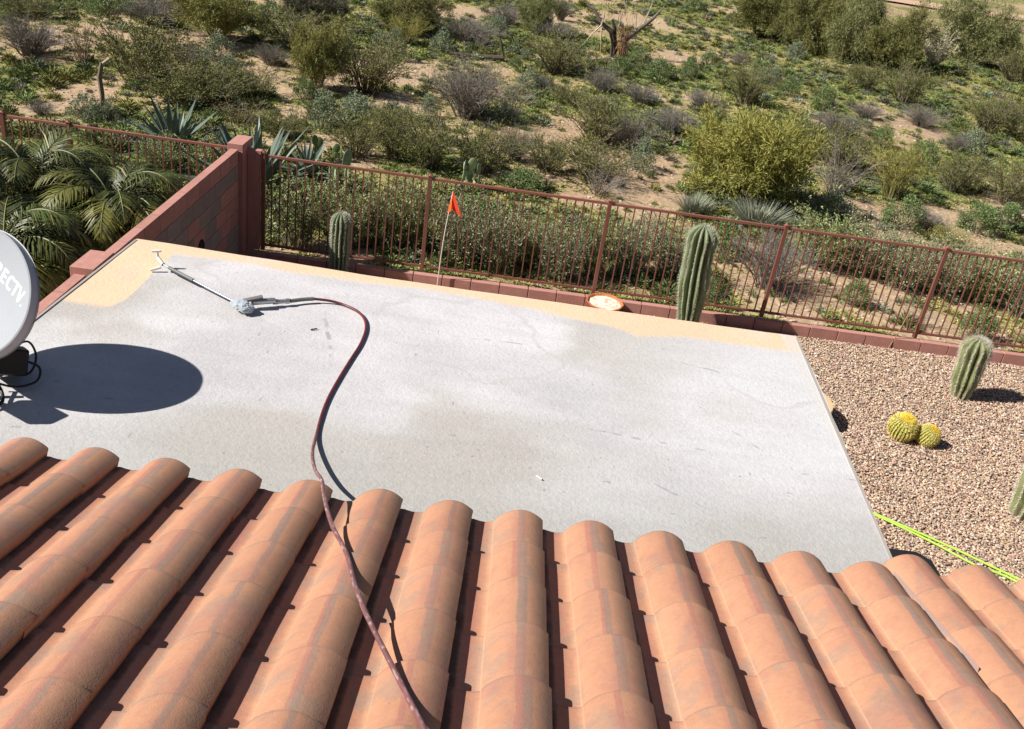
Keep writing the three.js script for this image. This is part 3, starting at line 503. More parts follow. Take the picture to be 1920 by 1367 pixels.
{
  const st = tag(part('dry_stalk', pathTube([[6.86, -0.16, 0.02], [6.93, 0.05, -0.02], [6.99, 0.30, -0.05], [7.02, 0.42, -0.07]], 0.007, 24, 5), mat(0.36, 0.22, 0.12), scene), 'thin dry brown stalk leaning over the block curb at the right', 'stalk');
  tag(part('dead_twig', pathTube([[6.42, -0.145, 4.5], [6.5, -0.14, 4.55], [6.58, -0.145, 4.53]], 0.006, 10, 5), mat(0.50, 0.34, 0.15), scene), 'short straw-coloured twig lying on the gravel near the right edge', 'twig');
  const g = thing('garden_hose', 'lime green garden hose lying doubled on the gravel', 'hose', [0, 0, 0]), m = mat(0.42, 0.66, 0.09, 0.45);
  part('hose_run', pathTube([[4.9, -0.13, 4.18], [5.149, -0.125, 4.315], [5.452, -0.125, 4.505], [5.789, -0.125, 4.735], [6.103, -0.125, 4.975], [6.30, -0.125, 5.13], [6.7, -0.13, 5.6]], 0.0115, 80, 8), m, g);
  part('hose_run', pathTube([[4.9, -0.135, 4.22], [5.14, -0.125, 4.335], [5.43, -0.125, 4.54], [5.68, -0.125, 4.745], [5.94, -0.125, 4.985], [6.20, -0.125, 5.115], [6.55, -0.13, 5.55]], 0.0115, 80, 8), m, g);
}
// ---------------------------------------------------------------- paint sprayer and its hose
const ry = (x, z, up = 0) => roofY(x, z) + up;
{
  const s = thing('paint_sprayer', 'airless paint spray gun wrapped in plastic with a long extension tube', 'spray gun', [0, 0, 0]);
  const steel = mat(0.42, 0.43, 0.45, 0.35, { metalness: 0.7 }), wrap = mat(0.40, 0.45, 0.50, 0.16, { flatShading: true }), grey = mat(0.16, 0.16, 0.16, 0.5), white = mat(0.7, 0.68, 0.64, 0.6);
  part('extension_tube', pathTube([[-0.885, ry(-0.885, 6.83, 0.050), 6.83], [-0.62, ry(-0.62, 7.0, 0.042), 7.0], [-0.375, ry(-0.375, 7.155, 0.034), 7.155]], 0.0055, 30, 8), steel, s);
  part('sleeve', pathTube([[-0.84, ry(-0.84, 6.86, 0.049), 6.86], [-0.66, ry(-0.66, 6.975, 0.044), 6.975]], 0.0095, 6, 8), grey, s);
  // tip guard at the far end
  const tip = part('tip_guard', mergeGeometries([
    pathTube([[-0.885, ry(-0.885, 6.83, 0.05), 6.83], [-0.925, ry(-0.92, 6.80, 0.075), 6.80]], 0.012, 8, 10), pathTube([[-0.925, ry(-0.92, 6.8, 0.06), 6.8], [-0.935, ry(-0.93, 6.79, 0.10), 6.785]], 0.008, 6, 8),
    pathTube([[-0.965, ry(-0.98, 6.78, 0.105), 6.785], [-0.915, ry(-0.9, 6.77, 0.11), 6.775]], 0.009, 6, 8), pathTube([[-0.955, ry(-0.97, 6.85, 0.012), 6.85], [-0.90, ry(-0.9, 6.83, 0.03), 6.83]], 0.009, 6, 8)]), white, s);
  // gun body in crumpled plastic
  const body = new THREE.IcosahedronGeometry(1, 4), p = body.attributes.position;
  for (let i = 0; i < p.count; i++) { const x = p.getX(i), y = p.getY(i), z = p.getZ(i), k = 0.78 + 0.34 * abs(2 * fbm(x * 2.2 + 5 + z, y * 2.2 + z * 1.7, 3) - 1) + 0.22 * vnoise(x * 5 + 2, z * 5 + y * 4); p.setXYZ(i, x * k * 0.062, y * k * 0.032, z * k * 0.042); }
  body.computeVertexNormals(); body.rotateY(-0.5); body.translate(-0.315, ry(-0.31, 7.19, 0.042), 7.205); part('plastic_wrap', body, wrap, s);
  const fold = body.clone(); fold.translate(0.315, -ry(-0.31, 7.19, 0.042), -7.205); fold.scale(0.7, 0.8, 0.75); fold.rotateY(1.4); fold.translate(-0.275, ry(-0.27, 7.24, 0.035), 7.225); part('plastic_wrap', fold, wrap, s);
  const H = new RoundedBoxGeometry(0.12, 0.014, 0.035, 2, 0.005); H.rotateZ(0.2); H.rotateY(0.42); H.translate(-0.27, ry(-0.25, 7.14, 0.062), 7.155); part('trigger_lock', H, grey, s);
  const H2 = new RoundedBoxGeometry(0.14, 0.03, 0.034, 2, 0.01); H2.rotateY(0.5); H2.translate(-0.215, ry(-0.2, 7.11, 0.04), 7.12); part('handle', H2, steel, s);
  const nut = (x, z, r, l, m) => { const c = new THREE.CylinderGeometry(r, r, l, 8); c.rotateZ(PI / 2); c.rotateY(0.45); c.translate(x, ry(x, z, 0.03), z); return c; };
  part('swivel', mergeGeometries([nut(-0.155, 7.085, 0.016, 0.03), nut(-0.125, 7.07, 0.013, 0.035), nut(-0.095, 7.055, 0.016, 0.025)]), steel, s);
  const h = thing('paint_hose', 'dark red paint hose snaking over the white roof and the tiles', 'hose', [0, 0, 0]);
  const on = [[-0.08, 7.045], [-0.02, 7.005], [0.04, 6.975]], R = 0.0078;
  part('strain_relief', pathTube(on.map(([x, z]) => [x, ry(x, z, 0.028), z]), 0.012, 16, 8), grey, h);
  const flat = [[0.04, 6.972], [0.13, 6.955], [0.21, 6.962], [0.30, 7.02], [0.355, 7.10], [0.386, 7.21], [0.392, 7.40], [0.372, 7.60], [0.352, 7.80], [0.338, 8.0], [0.338, 8.15]].map(([x, z], k) => [x, ry(x, z, k < 2 ? 0.026 - k * 0.007 : 0.0095), z]);
  flat.push([0.352, ry(0.35, 8.34, 0.012), 8.345], [0.374, ry(0.37, 8.5, 0.05), 8.53], [0.425, ry(0.4, 8.68, 0.10), 8.72]);
  const up = [[0.485, 2.722, 8.886], [0.525, 2.752, 9.034], [0.594, 2.805, 9.252], [0.683, 2.852, 9.457], [0.740, 2.897, 9.643], [0.810, 2.943, 9.832], [0.877, 2.980, 9.984], [0.946, 3.018, 10.141], [0.982, 3.038, 10.222], [1.019, 3.058, 10.307], [1.06, 3.08, 10.45], [1.1, 3.12, 10.7]];
  const hoseTex = tex(16, 512, (u, v) => { const sp = vnoise(v * 260, u * 7), k = sstep(0.34, 0.5, v); return mix3(mix3([0.15, 0.025, 0.03], [0.11, 0.02, 0.025], vnoise(v * 40, 2)), [0.62, 0.52, 0.52], k * sstep(0.55, 0.95, sp) * 0.42 + k * 0.12); });
  const run = pathTube([...flat, ...up], R, 320, 10), uv = run.attributes.uv; for (let i = 0; i < uv.count; i++) uv.setXY(i, uv.getY(i), uv.getX(i));
  part('hose_run', run, new THREE.MeshStandardMaterial({ map: hoseTex, roughness: 0.42 }), h);
}
{ // scraps on the white roof
  tag(part('paint_chip', pathTube([[1.36, ry(1.36, 8.43, 0.006), 8.43], [1.385, ry(1.38, 8.45, 0.006), 8.452]], 0.004, 3, 5), mat(0.7, 0.7, 0.68), scene), 'tiny white scrap on the roof coat near the eave', 'scrap');
  tag(part('dark_twig', pathTube([[0.10, ry(0.1, 7.31, 0.006), 7.32], [0.13, ry(0.13, 7.3, 0.008), 7.30]], 0.004, 3, 5), mat(0.05, 0.045, 0.04), scene), 'tiny dark twig on the roof coat inside the hose loop', 'twig');
}
// ---------------------------------------------------------------- satellite dish
{
  const c = V(-1.196, 3.006, 8.194), n = V(-0.4324, 0.5965, 0.6762).normalize(), e1 = V(0.7554, -0.1698, 0.6329).normalize(), e2 = n.clone().cross(e1).normalize();
  const a = 0.3914, b = 0.272, M = new THREE.Matrix4().makeBasis(e1, e2, n); M.setPosition(c);
  const t = thing('satellite_dish', 'pale grey oval satellite dish with white lettering at the left edge', 'satellite dish', c.toArray());
  const put = (g) => { const q = g.clone(); q.applyMatrix4(M); q.translate(-c.x, -c.y, -c.z); return q; };
  const bowl = (k0, k1, zof, nr = 14) => {                   // concave oval surface from radius k0 to k1
    const pos = [], uv = [], idx = [], na = 96;
    for (let i = 0; i <= nr; i++) for (let s = 0; s < na; s++) { const k = mix(k0, k1, i / nr), th = (s / na) * 2 * PI, x = a * k * cos(th), y = b * k * sin(th); pos.push(x, y, zof(k)); uv.push(x / (2 * a) + 0.5, y / (2 * b) + 0.5); }
    for (let i = 0; i < nr; i++) for (let s = 0; s < na; s++) { const p = i * na + s, q = i * na + (s + 1) % na; idx.push(p, p + na, q, q, p + na, q + na); }
    const g = new THREE.BufferGeometry(); g.setAttribute('position', new THREE.BufferAttribute(new Float32Array(pos), 3)); g.setAttribute('uv', new THREE.BufferAttribute(new Float32Array(uv), 2)); g.setIndex(idx); g.computeVertexNormals(); return g;
  };
  const cv = document.createElement('canvas'); cv.width = 1440; cv.height = 1000; const x2 = cv.getContext('2d');
  x2.fillStyle = '#a3a9b1'; x2.fillRect(0, 0, 1440, 1000);
  const px = (u) => (u / (2 * a) + 0.5) * 1440, py = (v) => (0.5 - v / (2 * b)) * 1000;
  x2.save(); x2.translate(px(0.046), py(0.120)); x2.scale(1440 / (2 * a), 1000 / (2 * b)); x2.scale(0.001, 0.001);
  x2.font = 'bold 72px sans-serif'; x2.fillStyle = '#f2f4f7'; x2.textAlign = 'center'; x2.textBaseline = 'middle';
  const w0 = x2.measureText('DIRECTV').width; x2.scale(425 / w0, 1.2); x2.fillText('DIRECTV', 0, 0); x2.font = 'bold 46px sans-serif'; x2.fillText('.', w0 / 2 + 8, 10); x2.restore();
  { const rd = rng(6); for (let k = 0; k < 260; k++) { x2.fillStyle = `rgba(${70 + 50 * rd()},${70 + 40 * rd()},60,${0.03 + 0.06 * rd()})`; const X = rd() * 1440, Y = rd() * 1000; x2.beginPath(); x2.ellipse(X, Y, 2 + 14 * rd() * rd(), 3 + 40 * rd() * rd(), 0.4, 0, 7); x2.fill(); } }
  const face = new THREE.CanvasTexture(cv); face.colorSpace = THREE.SRGBColorSpace;
  part('reflector', put(bowl(0.001, 0.965, (k) => 0.055 * k * k - 0.055)), new THREE.MeshStandardMaterial({ map: face, roughness: 0.42, side: THREE.DoubleSide }), t);
  const shell = mat(0.40, 0.42, 0.46, 0.45);
  part('back_shell', put(bowl(0.001, 1.0, (k) => 0.055 * k * k - 0.061)), shell, t);
  const rimPts = [[0.965, -0.004], [0.985, 0.002], [1.0, -0.002], [1.0, -0.030], [1.012, -0.034]];
  const rimG = []; for (let k = 0; k + 1 < rimPts.length; k++) rimG.push(bowl(rimPts[k][0], rimPts[k + 1][0], ((p, q) => (w) => q[0] === p[0] ? p[1] : mix(p[1], q[1], (w - p[0]) / (q[0] - p[0])))(rimPts[k], rimPts[k + 1]), 1));
  { // the upright part of the rim
    const pos = [], idx = [], na = 96; for (let i = 0; i < 2; i++) for (let s = 0; s < na; s++) { const th = (s / na) * 2 * PI; pos.push(a * cos(th), b * sin(th), i ? -0.042 : -0.002); }
    for (let s = 0; s < na; s++) { const p = s, q = (s + 1) % na; idx.push(p, q, p + na, q, q + na, p + na); }
    const g = new THREE.BufferGeometry(); g.setAttribute('position', new THREE.BufferAttribute(new Float32Array(pos), 3)); g.setIndex(idx); g.computeVertexNormals(); g.setAttribute('uv', new THREE.BufferAttribute(new Float32Array(na * 4), 2)); rimG[2] = g;
    rimG[3] = bowl(1.0, 1.016, () => -0.0425, 1);
  }
  part('rim', put(mergeGeometries(rimG)), mat(0.44, 0.46, 0.50, 0.4), t);
  const blk = mat(0.012, 0.012, 0.013, 0.45), dk = mat(0.05, 0.05, 0.052, 0.4, { metalness: 0.3 });
  const W = (x, y, z) => [x - c.x, y - c.y, z - c.z];
  const base = roofY(-1.24, 8.0);
  part('mast', pathTube([W(-1.27, base + 0.01, 8.03), W(-1.27, base + 0.16, 8.02), W(-1.22, base + 0.34, 8.04)], 0.025, 16, 12), blk, t);
  part('foot_plate', box(0.22, 0.012, 0.26, ...W(-1.27, base + 0.006, 8.05)), blk, t);
  const br = rbox(0.16, 0.12, 0.15, 0, 0, 0, 0.01); br.rotateY(0.6); br.rotateX(-0.4); br.translate(...W(-1.10, base + 0.10, 8.19)); part('bracket', br, blk, t);
  const plate = new THREE.CylinderGeometry(0.055, 0.055, 0.02, 20); plate.rotateX(PI / 2); plate.rotateY(0.3); plate.translate(...W(-1.145, base + 0.075, 8.36)); part('pivot_plate', plate, dk, t);
  for (const [x, y, z] of [[-1.085, 0.13, 8.30], [-1.105, 0.105, 8.31], [-1.15, 0.08, 8.38]]) { const s = new THREE.CylinderGeometry(0.006, 0.006, 0.012, 6); s.rotateX(PI / 2); s.translate(...W(x, base + y, z)); part('bolt', s, mat(0.7, 0.7, 0.7, 0.3, { metalness: 0.8 }), t); }
  part('cable', pathTube([W(-1.09, base + 0.15, 8.16), W(-1.03, base + 0.17, 8.12), W(-0.99, base + 0.11, 8.14), W(-1.0, base + 0.05, 8.2), W(-1.1, base + 0.05, 8.24)], 0.0055, 40, 6), blk, t);
  part('cable', pathTube([W(-1.03, base + 0.12, 8.2), W(-0.965, base + 0.07, 8.17), W(-0.955, base + 0.03, 8.22), W(-1.02, base + 0.02, 8.28), W(-1.10, base + 0.04, 8.30)], 0.0055, 40, 6), blk, t);
  part('cable', pathTube([W(-1.10, base + 0.06, 8.30), W(-1.04, base + 0.02, 8.36), W(-1.02, base + 0.012, 8.42), W(-1.10, base + 0.012, 8.50), W(-1.22, base + 0.012, 8.56), W(-1.4, base + 0.012, 8.62)], 0.008, 40, 6), blk, t);
  const foot = c.clone().addScaledVector(e2, -0.27).addScaledVector(n, -0.03), lnb = V(-1.30, base + 0.37, 8.53);
  part('feed_arm', pathTube([W(foot.x - 0.12, foot.y, foot.z), W((foot.x + lnb.x) / 2 - 0.1, (foot.y + lnb.y) / 2 - 0.05, (foot.z + lnb.z) / 2 + 0.02), W(lnb.x, lnb.y - 0.04, lnb.z)], 0.016, 16, 8), dk, t);
  const L = rbox(0.20, 0.085, 0.10, 0, 0, 0, 0.012); L.rotateY(-0.5); L.translate(...W(lnb.x, lnb.y, lnb.z)); part('feed_head', L, mat(0.35, 0.36, 0.38, 0.5), t);
}
// ---------------------------------------------------------------- palms in the neighbour's yard
const leafMat = vmat(0.52), dullLeaf = vmat(0.85), twigMat = vmat(0.95);
function palm(label, at, R, fronds, seed, trunkH) {
  const t = thing('palm', label, 'palm', at, 0, 'feathery palms beyond the side wall'), r = rng(seed);
  const trunk = new MB(); trunk.limb([[0, 0, 0], [0.04, trunkH * 0.5, 0.02], [0, trunkH, 0]], [0.12, 0.10, 0.13], 9, [0.10, 0.06, 0.035]);
  for (let k = 0; k < 60; k++) { const a = r() * 6.3, y = trunkH * (0.25 + 0.75 * r()), d = nrm([cos(a), 0.9, sin(a)]); trunk.leaf([cos(a) * 0.1, y, sin(a) * 0.1], d, [-sin(a), 0, cos(a)], 0.14 + 0.1 * r(), 0.02, vary([0.15, 0.09, 0.05], r)); }
  part('trunk', trunk.geo(), twigMat, t);
  for (let k = 0; k < fronds; k++) {
    const m = new MB(), a = k * 2.399963 + r() * 0.4, q = (k + 0.5) / fronds, rise = mix(1.45, -0.45, pow(q, 0.85)) + (r() - 0.5) * 0.2, len = R * (0.85 + 0.35 * r()) * (q > 0.85 ? 0.85 : 1);
    const dead = q > 0.9 && r() < 0.6, N = 34, pts = []; let x = 0, y = trunkH, el = rise;
    for (let i = 0; i <= N; i++) { pts.push([cos(a) * x, y, sin(a) * x]); x += cos(el) * len / N; y += sin(el) * len / N; el -= (0.026 + 0.075 * (i / N)) * (1.0 + 0.35 * r()); }
    const main = dead ? [0.30, 0.20, 0.09] : k % 5 === 1 ? [0.15, 0.155, 0.03] : [0.058, 0.075, 0.014], frondTone = vary(main, r, 0.3);  // every fifth frond is yellower, a sunlit look put into its colour
    m.limb(pts, pts.map((_, i) => 0.011 * (1 - 0.85 * i / N) + 0.002), 4, dead ? frondTone : vary([0.16, 0.17, 0.05], r));
    const side = [-sin(a), 0, cos(a)];
    for (let i = 3; i <= N; i++) for (let rep = 0; rep < 2; rep++) for (const s of [-1, 1]) {
      const p0 = pts[i], pv = pts[i - 1], along = nrm([p0[0] - pv[0], p0[1] - pv[1], p0[2] - pv[2]]), b = [0, 1, 2].map((w) => mix(pv[w], p0[w], rep * 0.5 + r() * 0.3));
      const f = i / N, l = len * 0.27 * sin(PI * (0.12 + 0.84 * f)) * (0.8 + 0.4 * r()), up = cross(side, along), fl = 0.55 + 0.6 * f, v = (r() - 0.2) * 0.5;
      const d = nrm([0, 1, 2].map((w) => side[w] * s * 0.9 + along[w] * fl + up[w] * -v)), d2 = nrm([d[0], d[1] - 0.45, d[2]]), w = nrm(cross(d, up)), wd = 0.0085, c = r() < 0.05 ? vary([0.26, 0.22, 0.06], r) : vary(frondTone, r, 0.5);
      const mid = [0, 1, 2].map((z) => b[z] + d[z] * l * 0.5), tip = [0, 1, 2].map((z) => mid[z] + d2[z] * l * 0.55);
      m.quad([0, 1, 2].map((z) => b[z] - w[z] * wd * 0.6), [0, 1, 2].map((z) => b[z] + w[z] * wd * 0.6), [0, 1, 2].map((z) => mid[z] + w[z] * wd), [0, 1, 2].map((z) => mid[z] - w[z] * wd), c);
      m.tri([0, 1, 2].map((z) => mid[z] - w[z] * wd), [0, 1, 2].map((z) => mid[z] + w[z] * wd), tip, c);
    }
    part('frond', m.geo(), leafMat, t);
  }
}
palm('feathery palm nearest the side wall, drooping toward the block pillar', [-3.52, -0.17, 1.35], 1.18, 60, 61, 0.95);
palm('feathery palm standing against the left stretch of the fence', [-4.70, -0.17, 0.95], 1.30, 56, 62, 1.0);
palm('feathery palm rising just above the satellite dish', [-4.15, -0.17, 2.75], 1.20, 56, 63, 0.8);
palm('feathery palm cut by the left picture edge above the dish', [-5.5, -0.17, 2.0], 1.45, 44, 64, 1.0);
// ---------------------------------------------------------------- agaves, prickly pears, stake
function agave(label, x, z, R, n, seed) {
  const t = thing('agave', label, 'agave', [x, terrain(x, z) - 0.03, z], 0, 'grey-green agaves just beyond the fence corner'), r = rng(seed);
  for (let k = 0; k < n; k++) {
    const m = new MB(), q = (k + 0.5) / n, a = k * 2.399963 + (r() - 0.5) * 0.3, len = R * (0.8 + 0.35 * r()) * (q < 0.15 ? 0.8 : 1), N = 10; let el = mix(1.45, 0.12, pow(q, 0.85)) + (r() - 0.5) * 0.15, px = 0.05 + 0.05 * q, py = 0.12 + 0.12 * (1 - q);
    const sd = [-sin(a), 0, cos(a)], bend = (q > 0.6 ? 0.07 : 0.0) * (r() - 0.1), rows = [];
    for (let i = 0; i <= N; i++) {
      const f = i / N, w = 0.058 * R * (0.75 + 0.9 * sin(PI * min(1, f * 0.9 + 0.12))) * pow(1 - f, 0.55) + 0.002, up = [-sin(el) * cos(a), cos(el), -sin(el) * sin(a)], c0 = [cos(a) * px, py, sin(a) * px], g = w * 0.42;
      rows.push([[0, 1, 2].map((z2) => c0[z2] - sd[z2] * w + up[z2] * g), c0, [0, 1, 2].map((z2) => c0[z2] + sd[z2] * w + up[z2] * g), [0, 1, 2].map((z2) => c0[z2] - up[z2] * w * 0.35 * (1 - f))]);
      px += cos(el) * len / N; py += sin(el) * len / N; el -= bend;
    }
    const c = vary([0.11, 0.155, 0.12], r, 0.22), ed = [0.23, 0.27, 0.20];
    for (let i = 0; i < N; i++) { const A = rows[i], B = rows[i + 1]; m.quad(A[0], A[1], B[1], B[0], c); m.quad(A[1], A[2], B[2], B[1], c); m.quad(A[0], B[0], B[3], A[3], vary(c, r, 0.05)); m.quad(A[2], A[3], B[3], B[2], c); const e = [0, 1, 2].map((w) => A[0][w] + (A[1][w] - A[0][w]) * 0.12), e2 = [0, 1, 2].map((w) => B[0][w] + (B[1][w] - B[0][w]) * 0.12); const L = 0.002; m.quad(A[0].map((v, w) => v + (w === 1 ? L : 0)), e.map((v, w) => v + (w === 1 ? L : 0)), e2.map((v, w) => v + (w === 1 ? L : 0)), B[0].map((v, w) => v + (w === 1 ? L : 0)), ed); }
    part('leaf', m.geo(), agaveMat, t);
  }
}
const agaveMat = vmat(0.5);
agave('large agave standing clear above the left fence rail', -4.85, -4.3, 0.92, 36, 71);
agave('large agave behind the block pillar and the first fence panel', -2.95, -2.55, 1.28, 40, 72);
agave('small dark agave behind the fence, right of the large one', -2.35, -3.9, 0.62, 22, 73);
function pricklyPear(label, x, z, s, n, seed, tone) {
  const t = thing('prickly_pear', label, 'cactus', [x, terrain(x, z) - 0.02, z], 0), r = rng(seed), pads = [];
  const pad = new THREE.SphereGeometry(1, 16, 12);
  for (let k = 0; k < n; k++) {
    let b = [(r() - 0.5) * s * 0.9, 0, (r() - 0.5) * s * 0.5], tilt = (r() - 0.5) * 0.9, turn = r() * PI;
    if (k > n * 0.35) { const p = pads[floor(r() * pads.length)]; b = p.top; tilt = p.tilt + (r() - 0.5) * 0.9; turn = p.turn + (r() - 0.5) * 1.2; }
    const h = s * (0.26 + 0.12 * r()), o = part('pad', pad, tone[k % 2], t); o.scale.set(h * 0.36, h * 0.52, h * 0.07); o.rotation.set(0, turn, tilt); o.position.set(b[0] - sin(tilt) * cos(turn) * h * 0.48, b[1] + cos(tilt) * h * 0.48, b[2] + sin(tilt) * sin(turn) * h * 0.48);
    pads.push({ top: [b[0] - sin(tilt) * cos(turn) * h * 0.92, b[1] + cos(tilt) * h * 0.92, b[2] + sin(tilt) * sin(turn) * h * 0.92], tilt, turn });
  }
}
const padGreen = [mat(0.11, 0.17, 0.06, 0.7), mat(0.14, 0.20, 0.075, 0.7)], padPale = [mat(0.36, 0.42, 0.24, 0.75), mat(0.28, 0.36, 0.22, 0.75)];
pricklyPear('upright green prickly pear beyond the fence, above the small straight cactus', -2.2, -5.1, 0.62, 9, 81, padGreen);
pricklyPear('pale prickly pear cluster rising just over the fence rail right of the flag', 0.42, -4.6, 0.62, 16, 82, padPale);
pricklyPear('pale prickly pear low behind the fence, above right of the small straight cactus', -1.75, -3.4, 0.8, 11, 83, padPale);
{
  const st = thing('dead_stake', 'tall grey dead cactus skeleton with one short arm beyond the left fence', 'dead cactus', [-7.2, terrain(-7.2, -6.8) - 0.02, -6.8]), m = new MB();
  m.limb([[0, 0, 0], [0.03, 0.35, 0], [0.0, 0.7, 0], [0.07, 1.0, 0]], [0.055, 0.05, 0.05, 0.045], 8, [0.20, 0.16, 0.13]); part('stem', m.geo(), twigMat, st);
  const n = new MB(); n.limb([[0.06, 0.95, 0], [0.16, 1.03, 0.01], [0.24, 1.10, 0]], [0.04, 0.035, 0.03], 7, [0.42, 0.35, 0.27]); part('arm', n.geo(), twigMat, st);
  const rk = part('boulder', pebbleGeo, mat(0.55, 0.42, 0.30), scene); rk.scale.set(0.11, 0.08, 0.08); rk.position.set(-0.02, terrain(0, -1.2) + 0.03, -1.2); tag(rk, 'pale rounded rock just behind the fence left of the flag', 'rock');
  const lg = thing('fallen_log', 'dark fallen branch lying in the weeds left of the dead tree', 'log', [0.2, terrain(0.2, -18.5), -18.5]), l = new MB();
  l.limb([[-1.3, 0.06, 0.1], [-0.3, 0.08, 0], [0.45, 0.14, 0], [0.35, 0.5, 0], [0.25, 0.75, 0.05]], [0.05, 0.07, 0.09, 0.05, 0.02], 7, [0.09, 0.07, 0.06]); part('branch', l.geo(), twigMat, lg);
}
{ // dead tree with a shaggy red-brown skirt
  const x = 4.5, z = -21.4, t = thing('dead_tree', 'bare dead tree with dark split limbs and rusty hanging fronds', 'tree', [x, terrain(x, z) - 0.05, z]), r = rng(91);
  t.scale.setScalar(0.66);
  const m = new MB(), dk = [0.06, 0.05, 0.045], pale = [0.50, 0.42, 0.32];
  m.limb([[-0.15, 0, 0], [-0.22, 0.8, 0], [-0.5, 1.35, 0.1]], [0.20, 0.17, 0.14], 8, dk);
  m.limb([[-0.25, 0.9, 0], [-0.35, 1.5, 0], [-0.55, 1.9, 0]], [0.14, 0.11, 0.05], 7, dk);
  m.limb([[-0.45, 1.3, 0.1], [-1.1, 1.7, 0.2], [-1.6, 2.3, 0.1], [-2.0, 2.45, 0]], [0.13, 0.10, 0.07, 0.03], 7, [0.16, 0.13, 0.11]);
  m.limb([[-0.9, 1.55, 0.15], [-1.5, 1.75, 0.3], [-1.9, 1.72, 0.3]], [0.07, 0.06, 0.03], 6, dk);
  m.limb([[0.25, 0.9, 0], [0.9, 1.6, 0], [1.5, 2.2, 0.1], [2.0, 2.9, 0.1]], [0.14, 0.12, 0.09, 0.03], 7, [0.20, 0.17, 0.15]);
  part('trunk', m.geo(), twigMat, t);
  const p = new MB();
  for (const pts of [[[-1.1, 1.5, 0.3], [-1.0, 2.0, 0.3], [-1.05, 2.5, 0.3]], [[-1.05, 1.6, 0.3], [-1.5, 1.1, 0.5], [-1.9, 0.5, 0.5]], [[-1.05, 1.5, 0.35], [-1.0, 0.9, 0.6], [-0.9, 0.2, 0.6]], [[-0.15, 1.5, 0], [-0.1, 2.3, 0], [0.35, 2.9, 0], [0.6, 3.4, 0]], [[0.05, 2.6, 0], [-0.2, 3.1, 0], [-0.1, 3.7, 0]], [[1.1, 1.9, 0], [1.3, 2.6, 0], [1.45, 3.5, 0]], [[0.75, 1.5, 0.1], [0.7, 2.1, 0], [0.5, 2.8, 0]], [[0.35, 2.9, 0], [0.8, 3.1, 0.1], [1.0, 3.5, 0]]]) p.limb(pts, pts.map((_, i) => 0.045 * (1 - i / pts.length)), 5, vary(pale, r, 0.2));
  for (let k = 0; k < 60; k++) { const a = [(r() - 0.5) * 2.6, 1.6 + r() * 1.2, (r() - 0.5)], d = nrm([(r() - 0.5), 0.9, (r() - 0.5)]), l = 0.5 + 0.7 * r(); p.limb([a, [0, 1, 2].map((w) => a[w] + d[w] * l * 0.5 + (r() - 0.5) * 0.1), [0, 1, 2].map((w) => a[w] + d[w] * l)], [0.012, 0.008, 0.003], 3, vary([0.36, 0.29, 0.18], r)); }
  part('branches', p.geo(), twigMat, t);
  const s = new MB();
  for (let k = 0; k < 1100; k++) { const a = r() * 6.3, y = 0.1 + 1.5 * r(), q = 0.34 * sqrt(r()), b = [0.22 + cos(a) * q, y, sin(a) * q], d = nrm([cos(a) * 0.35, -0.8 + 1.4 * r() * (y > 1 ? 1 : 0.3), sin(a) * 0.35]); s.leaf(b, d, [-sin(a), 0, cos(a)], 0.25 + 0.2 * r(), 0.012, vary(r() < 0.5 ? [0.20, 0.075, 0.04] : [0.26, 0.17, 0.09], r, 0.35)); }
  part('frond_skirt', s.geo(), twigMat, t);
}
